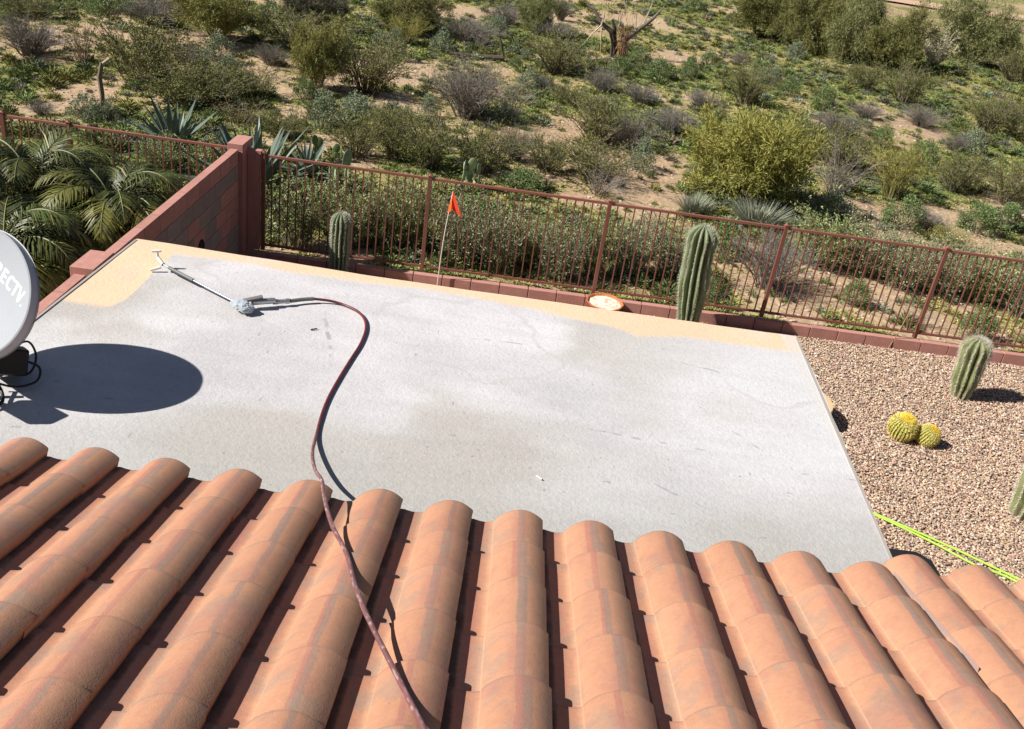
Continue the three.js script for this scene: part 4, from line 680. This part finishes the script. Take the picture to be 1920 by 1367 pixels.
// ---------------------------------------------------------------- desert shrubs and trees
const KINDS = {                                              // stems, spread (rad from upright), twigs, leaves, leaf size, colours
  cre: { stems: 58, spread: [0.10, 1.35], fork: 9, leaves: 16, size: 0.03, top: [0.145, 0.165, 0.038], alt: [0.25, 0.25, 0.07], wood: [0.17, 0.14, 0.105], from: 0.12 },
  dry: { stems: 110, spread: [0.15, 1.45], fork: 12, leaves: 4, size: 0.024, top: [0.15, 0.15, 0.10], alt: [0.24, 0.225, 0.17], wood: [0.22, 0.195, 0.18], from: 0.2 },
  twg: { stems: 46, spread: [0.2, 1.45], fork: 8, leaves: 0.25, size: 0.025, top: [0.22, 0.20, 0.14], alt: [0.26, 0.23, 0.17], wood: [0.30, 0.26, 0.22], from: 0.15 },
  sap: { stems: 20, spread: [0.1, 0.8], fork: 8, leaves: 5, size: 0.03, top: [0.20, 0.19, 0.075], alt: [0.26, 0.22, 0.10], wood: [0.17, 0.12, 0.085], from: 0.3 },
  brt: { dome: 3200, size: 0.044, top: [0.19, 0.245, 0.145], alt: [0.33, 0.365, 0.25], stems: 26, spread: [0.2, 1.3], fork: 2, leaves: 0, wood: [0.18, 0.15, 0.12], from: 0.3 },
  grn: { dome: 3600, size: 0.042, top: [0.125, 0.195, 0.06], alt: [0.23, 0.285, 0.12], stems: 22, spread: [0.2, 1.3], fork: 2, leaves: 0, wood: [0.15, 0.12, 0.09], from: 0.3 },
  ylw: { stems: 66, spread: [0.1, 1.25], fork: 7, leaves: 9, size: 0.030, top: [0.28, 0.26, 0.055], alt: [0.34, 0.31, 0.08], wood: [0.24, 0.22, 0.07], from: 0.3 },
  tft: { blades: 700, size: 0.5, top: [0.24, 0.27, 0.20], alt: [0.32, 0.33, 0.24] },
  big: { stems: 58, spread: [0.05, 0.95], fork: 9, leaves: 11, size: 0.040, top: [0.20, 0.275, 0.085], alt: [0.44, 0.43, 0.22], wood: [0.24, 0.20, 0.13], from: 0.1 },
  bg2: { stems: 58, spread: [0.05, 1.0], fork: 9, leaves: 10, size: 0.036, top: [0.185, 0.25, 0.11], alt: [0.44, 0.42, 0.27], wood: [0.25, 0.21, 0.15], from: 0.1 },
  cho: { stems: 60, spread: [0.05, 1.2], fork: 7, leaves: 7, size: 0.06, top: [0.42, 0.40, 0.26], alt: [0.52, 0.48, 0.34], wood: [0.40, 0.36, 0.25], from: 0.25, fat: 2.4 },
};
function shrubGeo(k, seed) {                                 // unit width and unit height; sizes are for a bush about 1 m across
  const r = rng(seed), wood = new MB(), green = new MB();
  const bump = (a) => 0.78 + 0.44 * vnoise(cos(a) * 1.6 + seed, sin(a) * 1.6 + 5);
  if (k.blades) { for (let i = 0; i < k.blades; i++) { const a = r() * 6.3, t = 0.15 + 1.1 * r(), d = nrm([cos(a) * t, 1, sin(a) * t]), q = 0.22 * sqrt(r()), c = vary(r() < 0.4 ? k.alt : k.top, r, 0.3), w = [-sin(a), 0, cos(a)]; green.leaf([cos(a) * q, 0, sin(a) * q], d, w, (0.55 + 0.5 * r()), 0.008, c); } return [wood, green]; }
  for (let s = 0; s < k.stems; s++) {
    const a = r() * 2 * PI, t = mix(k.spread[0], k.spread[1], pow(r(), 0.75)), N = 5, len = (0.72 + 0.4 * r()) * bump(a) / (cos(t) * 0.62 + 0.48), pts = []; const o0 = 0.22 * r() * bump(a); let tt = t * 0.65, p = [cos(a) * o0, 0, sin(a) * o0];
    for (let i = 0; i <= N; i++) { pts.push(p.slice()); const l = len / N; p[0] += sin(tt) * cos(a) * l * 0.62 + (r() - 0.5) * 0.03; p[1] += cos(tt) * l * 0.95; p[2] += sin(tt) * sin(a) * l * 0.62 + (r() - 0.5) * 0.03; tt += t * 0.14; }
    const wc = vary(k.wood, r, 0.3), fat = k.fat ?? 1; wood.limb(pts, pts.map((_, i) => fat * (0.009 * (1 - i / (N + 1)) + 0.0015)), 3, wc);
    for (let f = 0; f < k.fork; f++) {
      const u = k.from + (1 - k.from) * r(), i = min(N - 1, floor(u * N)), q = u * N - i, b = [0, 1, 2].map((w) => mix(pts[i][w], pts[i + 1][w], q)), d0 = dirs(r), d = nrm([d0[0] + cos(a) * t * 0.7, d0[1] * 0.8 + 0.75, d0[2] + sin(a) * t * 0.7]), l = (0.16 + 0.18 * r());
      const e = [0, 1, 2].map((w) => b[w] + d[w] * l); if (e[1] < 0.03) e[1] = 0.03;
      wood.limb([b, e], [0.0035 * fat, 0.0012 * fat], 3, wc);
      const nl = floor(k.leaves) + (r() < k.leaves % 1 ? 1 : 0);
      for (let z = 0; z < nl; z++) { const v = 0.15 + 0.9 * r(), o = [0, 1, 2].map((w) => b[w] + (e[w] - b[w]) * v + (r() - 0.5) * 0.02), ld = nrm(dirs(r).map((w, y) => w + d[y] * 0.8)), lw = nrm(cross(ld, dirs(r))); green.leaf(o, ld, lw, k.size * (0.7 + 0.7 * r()), k.size * 0.22, vary(r() < 0.3 ? k.alt : k.top, r, 0.32)); }
    }
  }
  if (k.dome) {
    const tufts = []; for (let i = 0; i < 46; i++) { const a = r() * 2 * PI, y = pow(r(), 0.8), q = sqrt(max(0, 1 - y * y)) * (0.82 + 0.3 * r()) * bump(a); tufts.push([cos(a) * q * 0.46, y * 0.86 * (0.8 + 0.3 * r()), sin(a) * q * 0.46, 0.09 + 0.06 * r(), 0.85 + 0.3 * r()]); }
    for (let i = 0; i < k.dome; i++) { const c = tufts[floor(r() * tufts.length)], o = dirs(r), s = c[3] * (0.55 + 0.45 * sqrt(r())), b = [c[0] + o[0] * s, max(0.01, c[1] + o[1] * s), c[2] + o[2] * s], d = nrm([o[0] + (r() - 0.5), o[1] + 0.55 + (r() - 0.5), o[2] + (r() - 0.5)]), w = nrm(cross(d, dirs(r))), cc = vary(r() < 0.3 ? k.alt : k.top, r, 0.28).map((v) => v * c[4]); green.leaf(b, d, w, k.size * (0.7 + 0.7 * r()), k.size * 0.34, cc); }
  }
  return [wood, green];
}
const TREES = {
  pv: { top: [0.215, 0.22, 0.06], alt: [0.29, 0.28, 0.09], wood: [0.17, 0.17, 0.06] }, pvs: { top: [0.235, 0.23, 0.065], alt: [0.31, 0.29, 0.09], wood: [0.20, 0.19, 0.07] }, pvd: { top: [0.15, 0.155, 0.042], alt: [0.22, 0.21, 0.065], wood: [0.10, 0.095, 0.04] },
  pvg: { top: [0.19, 0.205, 0.075], alt: [0.27, 0.27, 0.11], wood: [0.15, 0.145, 0.07] }, pvy: { top: [0.25, 0.245, 0.05], alt: [0.38, 0.355, 0.095], wood: [0.28, 0.27, 0.07] }, dkt: { top: [0.085, 0.085, 0.05], alt: [0.14, 0.13, 0.09], wood: [0.09, 0.075, 0.065] },
};
function treeGeo(k, seed) {                                  // unit width and height, several leaning trunks forking into fine green twigs
  const r = rng(seed), wood = new MB(), green = new MB();
  const grow = (p, d, len, rad, lev) => {
    const N = 3, pts = [p]; let q = p.slice(), v = d;
    for (let i = 0; i < N; i++) { v = nrm([v[0] + (r() - 0.5) * 0.45, v[1] + (r() - 0.5) * 0.3 + (lev < 2 ? 0.05 : -0.02), v[2] + (r() - 0.5) * 0.45]); q = [q[0] + v[0] * len / N, max(0.02, q[1] + v[1] * len / N), q[2] + v[2] * len / N]; pts.push(q); }
    wood.limb(pts, pts.map((_, i) => rad * (1 - 0.45 * i / N)), lev < 2 ? 5 : 3, vary(k.wood, r, 0.25));
    if (lev < 4) { const n = lev === 0 ? 4 : lev === 3 ? 5 : 4; for (let i = 0; i < n; i++) { const b = pts[1 + floor(r() * N)], o = dirs(r), nd = nrm([v[0] + o[0] * 0.95, v[1] * 0.8 + o[1] * 0.6 + 0.1, v[2] + o[2] * 0.95]); grow(b, nd, len * (0.62 + 0.2 * r()), rad * 0.55, lev + 1); } }
    else for (let i = 0; i < 16; i++) { const b = pts[floor(r() * (N + 1))], o = dirs(r), ld = nrm([v[0] * 0.7 + o[0], v[1] * 0.7 + o[1] + 0.2, v[2] * 0.7 + o[2]]), lw = nrm(cross(ld, dirs(r))); green.leaf([0, 1, 2].map((w) => b[w] + o[w] * 0.018), ld, lw, 0.024 + 0.03 * r(), 0.0022 + 0.0016 * r(), vary(r() < 0.3 ? k.alt : k.top, r, 0.3)); }
  };
  for (let s = 0; s < 6; s++) { const a = s * 1.0472 + r() * 0.9, t = 0.35 + 1.1 * r(); grow([cos(a) * 0.03, 0, sin(a) * 0.03], nrm([cos(a) * t, 1, sin(a) * t]), 0.30, 0.016, 0); }
  return [wood, green];
}
const protos = {};
function proto(kind, v) {
  const key = kind + v; if (protos[key]) return protos[key];
  const tree = TREES[kind], [wood, green] = tree ? treeGeo(tree, 300 + v * 17 + kind.charCodeAt(2) * 7) : shrubGeo(KINDS[kind], 500 + v * 13 + kind.charCodeAt(0) * 5 + kind.charCodeAt(1));
  const gs = []; for (const m of [wood, green]) gs.push(m.n ? m.geo() : null);
  const bb = new THREE.Box3(); for (const g of gs) if (g) { g.computeBoundingBox(); bb.union(g.boundingBox); }
  const w = max(bb.max.x - bb.min.x, bb.max.z - bb.min.z) * 0.92, h = bb.max.y * 0.95;
  for (const g of gs) if (g) g.scale(1 / w, 1 / h, 1 / w);
  return (protos[key] = gs);
}
const NAMES = { cre: ['creosote_bush', 'bush', 'creosote bushes on the desert slope'], dry: ['dry_shrub', 'shrub', 'grey half-dry shrubs on the desert slope'], twg: ['twig_heap', 'dead shrub', 'bare dead shrubs'], sap: ['thorn_sapling', 'sapling', 'bare-stemmed saplings'], brt: ['brittlebush', 'shrub', 'grey-green brittlebushes on the desert slope'], grn: ['leafy_shrub', 'shrub', 'compact green shrubs on the desert slope'], ylw: ['yellow_shrub', 'shrub', 'yellow-green shrubs on the desert slope'], tft: ['grass_tuft', 'grass tuft', 'blue-grey grass tufts'], big: ['fence_shrub', 'shrub', 'leafy shrubs crowding the fence'], bg2: ['fence_shrub', 'shrub', 'leafy shrubs crowding the fence'], cho: ['cholla_cactus', 'cactus', null] };
const PLANTS = [                                             // kind, x, z, width, height, label
  ['grn', 9.86, -37.90, 1.56, 0.69, 'compact green leafy shrub above and right of the dead tree'],
  ['pvd', 12.09, -32.63, 2.74, 2.08, 'dark olive palo verde tree well right of the dead tree'],
  ['pvg', 21.69, -31.94, 3.29, 2.72, 'grey-green palo verde tree just right of the white cholla'],
  ['pvd', 13.86, -30.05, 2.67, 2.83, 'dark olive palo verde tree well left of the white cholla'],
  ['dry', 2.72, -29.37, 0.92, 0.92, 'grey twiggy half-dry shrub above and left of the dead tree'],
  ['cho', 18.57, -28.51, 1.37, 1.52, 'pale whitish bushy cholla cactus among the trees at the upper right'],
  ['pvg', 14.99, -28.31, 2.27, 2.50, 'grey-green palo verde tree left of the white cholla'],
  ['cre', 21.88, -27.90, 1.43, 1.43, 'olive creosote bush right of the white cholla'],
  ['brt', 12.54, -27.96, 0.82, 0.68, 'low grey-green brittlebush well above the yellow-green palo verde'],
  ['pvd', 16.28, -27.20, 2.43, 2.14, 'dark olive palo verde tree left of the white cholla'],
  ['dry', 10.88, -25.42, 0.42, 0.32, 'grey twiggy half-dry shrub well above the yellow-green palo verde'],
  ['dry', 0.47, -25.67, 1.26, 0.73, 'grey twiggy half-dry shrub well left of the dead tree'],
  ['pvg', 1.70, -24.58, 1.29, 1.30, 'grey-green palo verde tree left of the dead tree'],
  ['dry', 9.45, -24.21, 0.51, 0.44, 'grey twiggy half-dry shrub well right of the dead tree'],
  ['dry', 2.38, -23.87, 1.34, 0.60, 'grey twiggy half-dry shrub left of the dead tree'],
  ['brt', 0.25, -22.69, 1.10, 0.65, 'low grey-green brittlebush well left of the dead tree'],
  ['grn', 7.85, -21.66, 0.76, 0.48, 'compact green leafy shrub right of the dead tree'],
  ['cre', 13.20, -20.98, 1.31, 0.88, 'olive creosote bush left of the white cholla'],
  ['pvd', -2.93, -21.43, 2.31, 1.31, 'dark olive palo verde tree well above the orange flag'],
  ['dry', -0.84, -21.21, 1.62, 0.80, 'grey twiggy half-dry shrub well above the orange flag'],
  ['twg', -0.20, -20.35, 0.67, 0.43, 'bare pale grey heap of dead twigs well left of the dead tree'],
  ['cre', 14.09, -19.36, 1.38, 1.20, 'olive creosote bush below and left of the white cholla'],
  ['grn', 5.08, -19.53, 1.01, 0.59, 'compact green leafy shrub just below and right of the dead tree'],
  ['dkt', -5.79, -19.90, 2.02, 1.13, 'dark grey tree with deep shade under it well above and right of the block pillar'],
  ['brt', 1.44, -19.31, 0.47, 0.39, 'low grey-green brittlebush left of the dead tree'],
  ['ylw', -2.62, -19.28, 1.23, 0.88, 'rounded yellow-green shrub well above the orange flag'],
  ['brt', 9.41, -18.72, 0.70, 0.53, 'low grey-green brittlebush well right of the dead tree'],
  ['brt', -1.39, -18.80, 0.87, 0.64, 'low grey-green brittlebush well above the orange flag'],
  ['grn', 6.68, -18.55, 0.52, 0.61, 'compact green leafy shrub well above and left of the yellow-green palo verde'],
  ['grn', 4.34, -18.06, 0.80, 0.57, 'compact green leafy shrub just below the dead tree'],
  ['grn', 5.58, -17.91, 1.19, 0.56, 'compact green leafy shrub below and right of the dead tree'],
  ['brt', 2.93, -17.89, 0.57, 0.40, 'low grey-green brittlebush below and left of the dead tree'],
  ['grn', 1.06, -17.82, 0.48, 0.34, 'compact green leafy shrub well left of the dead tree'],
  ['cre', 16.04, -17.23, 1.30, 1.25, 'olive creosote bush below and right of the white cholla'],
  ['cre', 16.94, -17.11, 0.90, 0.85, 'olive creosote bush well below and right of the white cholla'],
  ['cre', 2.36, -17.47, 1.57, 1.18, 'olive creosote bush left of the dead tree'],
  ['grn', 9.59, -17.18, 0.67, 0.50, 'compact green leafy shrub well above and right of the yellow-green palo verde'],
  ['brt', -3.23, -17.51, 0.56, 0.50, 'low grey-green brittlebush well above and right of the block pillar'],
  ['dry', 13.29, -15.77, 0.91, 0.59, 'grey twiggy half-dry shrub below the white cholla'],
  ['grn', 10.24, -15.88, 0.80, 0.59, 'compact green leafy shrub well left of the white cholla'],
  ['brt', -2.51, -16.21, 0.59, 0.81, 'low grey-green brittlebush well above the small straight cactus'],
  ['grn', -11.19, -16.56, 1.60, 0.57, 'compact green leafy shrub above the tall grey stake'],
  ['dry', 11.50, -15.57, 0.85, 0.45, 'grey twiggy half-dry shrub below and left of the white cholla'],
  ['cre', 7.83, -15.36, 1.05, 1.11, 'olive creosote bush above the yellow-green palo verde'],
  ['dry', 3.65, -15.25, 0.73, 0.68, 'grey twiggy half-dry shrub just below the dead tree'],
  ['cre', -5.35, -15.51, 2.07, 0.92, 'olive creosote bush well above the block pillar'],
  ['dry', 1.85, -14.83, 0.46, 0.41, 'grey twiggy half-dry shrub below and left of the dead tree'],
  ['brt', 1.49, -14.83, 0.77, 0.46, 'low grey-green brittlebush well above and right of the orange flag'],
  ['dry', -9.36, -15.36, 1.54, 0.87, 'grey twiggy half-dry shrub above and right of the tall grey stake'],
  ['dry', 6.42, -14.30, 0.96, 0.50, 'grey twiggy half-dry shrub above and left of the yellow-green palo verde'],
  ['dry', 4.63, -14.22, 0.81, 0.56, 'grey twiggy half-dry shrub below and right of the dead tree'],
  ['brt', 13.99, -13.60, 0.85, 0.63, 'low grey-green brittlebush below the white cholla'],
  ['cre', -12.63, -14.68, 1.50, 0.64, 'olive creosote bush well above and left of the tall grey stake'],
  ['dry', 13.37, -13.56, 0.50, 0.48, 'grey twiggy half-dry shrub well right of the yellow-green palo verde'],
  ['pv', -7.31, -14.38, 2.33, 1.34, 'pale olive palo verde tree well above the left agave'],
  ['brt', 3.88, -13.70, 0.30, 0.30, 'low grey-green brittlebush below the dead tree'],
  ['brt', 6.68, -13.41, 0.34, 0.30, 'low grey-green brittlebush above the yellow-green palo verde'],
  ['dry', 9.99, -13.11, 1.17, 0.61, 'grey twiggy half-dry shrub well above and right of the yellow-green palo verde'],
  ['grn', 11.02, -12.67, 0.65, 0.53, 'compact green leafy shrub below and left of the white cholla'],
  ['cre', 2.54, -12.91, 0.91, 0.58, 'olive creosote bush below and left of the dead tree'],
  ['brt', 8.78, -12.43, 0.62, 0.57, 'low grey-green brittlebush above and right of the yellow-green palo verde'],
  ['brt', 6.22, -12.12, 0.51, 0.40, 'low grey-green brittlebush above and left of the yellow-green palo verde'],
  ['dry', -5.31, -12.60, 0.75, 0.52, 'grey twiggy half-dry shrub above the block pillar'],
  ['grn', 11.73, -11.46, 0.76, 0.60, 'compact green leafy shrub well below the white cholla'],
  ['brt', -6.50, -12.07, 0.87, 0.69, 'low grey-green brittlebush above and right of the left agave'],
  ['dry', 5.08, -11.03, 0.94, 0.63, 'grey twiggy half-dry shrub well above the tall ribbed cactus'],
  ['dry', -7.06, -11.31, 0.62, 0.54, 'grey twiggy half-dry shrub above the left agave'],
  ['cre', -2.50, -10.76, 1.58, 1.37, 'olive creosote bush well above and right of the block pillar'],
  ['brt', -5.86, -10.87, 0.70, 0.48, 'low grey-green brittlebush above the block pillar'],
  ['cre', 9.22, -10.18, 1.18, 1.01, 'olive creosote bush right of the yellow-green palo verde'],
  ['pvs', -3.63, -10.47, 1.42, 1.35, 'yellowish young palo verde well above and right of the block pillar'],
  ['cre', 11.91, -9.67, 1.08, 0.96, 'olive creosote bush well below the white cholla'],
  ['twg', 1.04, -10.16, 1.03, 0.87, 'bare pale grey heap of dead twigs well above and right of the orange flag'],
  ['sap', -9.20, -10.42, 0.85, 1.08, 'thin bare-stemmed sapling above the tall grey stake'],
  ['dry', -10.46, -10.36, 1.45, 0.89, 'grey twiggy half-dry shrub above and left of the tall grey stake'],
  ['cre', 12.98, -9.27, 0.98, 1.12, 'olive creosote bush well above the leaning cactus'],
  ['brt', 0.92, -9.76, 0.80, 0.37, 'low grey-green brittlebush well below and left of the dead tree'],
  ['dry', 0.05, -9.49, 1.58, 1.30, 'grey twiggy half-dry shrub well above and right of the small straight cactus'],
  ['grn', -3.69, -9.42, 0.54, 0.46, 'compact green leafy shrub above and right of the block pillar'],
  ['cre', -7.51, -9.50, 1.77, 1.29, 'olive creosote bush above and right of the tall grey stake'],
  ['brt', -0.80, -9.16, 0.57, 0.46, 'low grey-green brittlebush well above and right of the small straight cactus'],
  ['dry', 3.85, -8.94, 0.78, 0.75, 'grey twiggy half-dry shrub below the dead tree'],
  ['cre', 3.14, -8.98, 1.31, 0.99, 'olive creosote bush below the dead tree'],
  ['ylw', 9.93, -8.52, 1.19, 1.20, 'rounded yellow-green shrub well below the white cholla'],
  ['cre', -4.82, -9.04, 1.10, 0.69, 'olive creosote bush above the block pillar'],
  ['twg', 8.51, -8.15, 1.29, 1.01, 'bare pale grey heap of dead twigs right of the yellow-green palo verde'],
  ['brt', -2.30, -8.37, 0.87, 0.47, 'low grey-green brittlebush well right of the block pillar'],
  ['ylw', 5.97, -7.83, 1.02, 1.04, 'rounded yellow-green shrub just above and left of the yellow-green palo verde'],
  ['grn', 12.16, -7.47, 0.79, 0.55, 'compact green leafy shrub well above the leaning cactus'],
  ['cre', -5.38, -8.10, 1.29, 0.86, 'olive creosote bush above and right of the left agave'],
  ['cre', -1.56, -7.97, 0.74, 0.43, 'olive creosote bush well above and left of the orange flag'],
  ['brt', 5.16, -7.49, 0.43, 0.51, 'low grey-green brittlebush left of the yellow-green palo verde'],
  ['cre', -5.98, -7.83, 1.38, 0.81, 'olive creosote bush just above the left agave'],
  ['grn', 11.27, -6.91, 0.80, 0.58, 'compact green leafy shrub well right of the yellow-green palo verde'],
  ['brt', 3.93, -7.36, 0.69, 0.58, 'low grey-green brittlebush well left of the yellow-green palo verde'],
  ['dry', 10.07, -6.58, 0.68, 0.41, 'grey twiggy half-dry shrub well above the leaning cactus'],
  ['brt', -2.77, -6.99, 0.85, 0.71, 'low grey-green brittlebush right of the block pillar'],
  ['grn', 9.38, -6.27, 0.96, 0.63, 'compact green leafy shrub well right of the tall ribbed cactus'],
  ['sap', -4.44, -6.76, 0.95, 0.51, 'thin bare-stemmed sapling just above the block pillar'],
  ['pvy', 6.06, -6.24, 2.05, 2.11, 'bright yellow-green palo verde tree, the largest one near the fence'],
  ['dry', 1.26, -6.51, 0.70, 0.67, 'grey twiggy half-dry shrub above and right of the orange flag'],
  ['ylw', 10.18, -5.79, 0.87, 0.35, 'rounded yellow-green shrub well above the leaning cactus'],
  ['cre', 2.94, -6.06, 1.29, 0.75, 'olive creosote bush well below the dead tree'],
  ['cre', 1.96, -6.08, 0.93, 0.69, 'olive creosote bush well above and right of the orange flag'],
  ['brt', 7.63, -5.65, 1.00, 0.72, 'low grey-green brittlebush right of the yellow-green palo verde'],
  ['cre', -3.35, -6.14, 0.78, 0.54, 'olive creosote bush above and right of the block pillar'],
  ['brt', -6.73, -6.08, 0.39, 0.43, 'low grey-green brittlebush just below and right of the tall grey stake'],
  ['brt', -7.20, -6.00, 0.63, 0.46, 'low grey-green brittlebush just below and left of the tall grey stake'],
  ['dry', -8.04, -6.00, 0.42, 0.28, 'grey twiggy half-dry shrub left of the tall grey stake'],
  ['cre', -1.02, -5.52, 0.80, 0.89, 'olive creosote bush above and left of the orange flag'],
  ['cre', 0.63, -5.38, 0.97, 0.92, 'olive creosote bush above and right of the orange flag'],
  ['tft', 6.05, -4.97, 1.10, 0.43, 'blue-grey grassy tuft just below the yellow-green palo verde'],
  ['twg', 2.93, -5.16, 1.14, 0.50, 'bare pale grey heap of dead twigs well above and left of the tall ribbed cactus'],
  ['tft', 4.79, -5.03, 0.69, 0.37, 'blue-grey grassy tuft below and left of the yellow-green palo verde'],
  ['cre', -1.79, -5.34, 0.89, 0.77, 'olive creosote bush above the small straight cactus'],
  ['cre', -0.36, -5.23, 0.89, 1.09, 'olive creosote bush above the orange flag'],
  ['grn', 1.48, -4.86, 0.95, 0.35, 'compact green leafy shrub right of the orange flag'],
  ['bg2', 7.54, -3.09, 1.40, 1.13, 'grey-green weedy shrub well below and right of the yellow-green palo verde'],
  ['big', 6.69, -3.13, 1.30, 1.14, 'tall light green leafy shrub below and right of the yellow-green palo verde'],
  ['grn', 5.07, -3.10, 0.74, 0.56, 'compact green leafy shrub just above and right of the tall ribbed cactus'],
  ['bg2', 8.06, -2.68, 1.27, 1.11, 'grey-green weedy shrub well above and left of the leaning cactus'],
  ['big', -3.95, -3.24, 0.82, 0.84, 'tall light green leafy shrub left of the block pillar'],
  ['big', -4.71, -3.23, 1.00, 0.83, 'tall light green leafy shrub below and left of the left agave'],
  ['bg2', 8.78, -2.59, 1.36, 1.20, 'grey-green weedy shrub above the leaning cactus'],
  ['big', 9.48, -2.49, 1.27, 1.10, 'tall light green leafy shrub above the leaning cactus'],
  ['bg2', 9.93, -2.08, 1.06, 1.18, 'grey-green weedy shrub above and right of the leaning cactus'],
  ['grn', 0.66, -2.26, 1.04, 0.60, 'compact green leafy shrub just below and right of the orange flag'],
  ['dry', 5.52, -1.76, 1.03, 0.97, 'grey twiggy half-dry shrub right of the tall ribbed cactus'],
  ['grn', 6.87, -1.58, 0.51, 0.39, 'compact green leafy shrub well above and left of the leaning cactus'],
  ['bg2', 3.85, -1.61, 1.01, 1.05, 'grey-green weedy shrub just left of the tall ribbed cactus'],
  ['bg2', 3.24, -1.50, 1.09, 1.21, 'grey-green weedy shrub left of the tall ribbed cactus'],
  ['twg', 7.69, -1.09, 0.50, 0.38, 'bare pale grey heap of dead twigs above and left of the leaning cactus'],
  ['big', 1.59, -1.25, 0.82, 1.03, 'tall light green leafy shrub below and right of the orange flag'],
  ['big', -0.19, -1.33, 0.98, 1.28, 'tall light green leafy shrub left of the orange flag'],
  ['big', 2.63, -1.19, 0.82, 1.20, 'tall light green leafy shrub well left of the tall ribbed cactus'],
  ['big', -0.63, -1.26, 0.98, 1.19, 'tall light green leafy shrub above and right of the small straight cactus'],
  ['grn', 8.55, -0.82, 0.57, 0.50, 'compact green leafy shrub above the leaning cactus'],
  ['grn', 4.39, -0.96, 0.49, 0.33, 'compact green leafy shrub just below the tall ribbed cactus'],
  ['bg2', 0.58, -1.00, 1.05, 1.26, 'grey-green weedy shrub just below the orange flag'],
  ['bg2', 2.05, -0.88, 0.88, 1.17, 'grey-green weedy shrub well right of the orange flag'],
  ['big', -1.19, -1.01, 1.20, 1.33, 'tall light green leafy shrub just above the small straight cactus'],
  ['bg2', 1.16, -0.88, 1.04, 1.25, 'grey-green weedy shrub below and right of the orange flag'],
  ['big', -1.85, -0.75, 1.18, 1.22, 'tall light green leafy shrub above and left of the small straight cactus'],
];
const rp = rng(4242);
PLANTS.forEach(([kind, x, z, w, h, label], i) => {
  const tree = TREES[kind], [nm, cat, group] = tree ? [kind === 'dkt' ? 'dark_tree' : 'palo_verde_tree', 'tree', 'palo verde trees on the desert slope'] : NAMES[kind];
  const t = thing(nm, label, cat, [x, terrain(x, z) - 0.02, z - w * 0.12], rp() * 6.28, group), [wood, green] = proto(kind, floor(rp() * (tree ? 2 : 4)));
  const grow = kind === 'pvy' ? [1.45, 1.02] : tree ? [1.3, 1.35] : kind === 'cre' || kind === 'dry' ? [1.95, 1.25] : kind === 'big' || kind === 'bg2' ? [1.22, 0.98] : [1.55, 1.2];
  t.scale.set(w * grow[0], h * grow[1], w * grow[0]);
  if (wood) part(tree ? 'trunk' : 'stems', wood, twigMat, t);
  if (green) part(tree ? 'crown' : 'foliage', green, dullLeaf, t);
});
renderer.render(scene, camera);
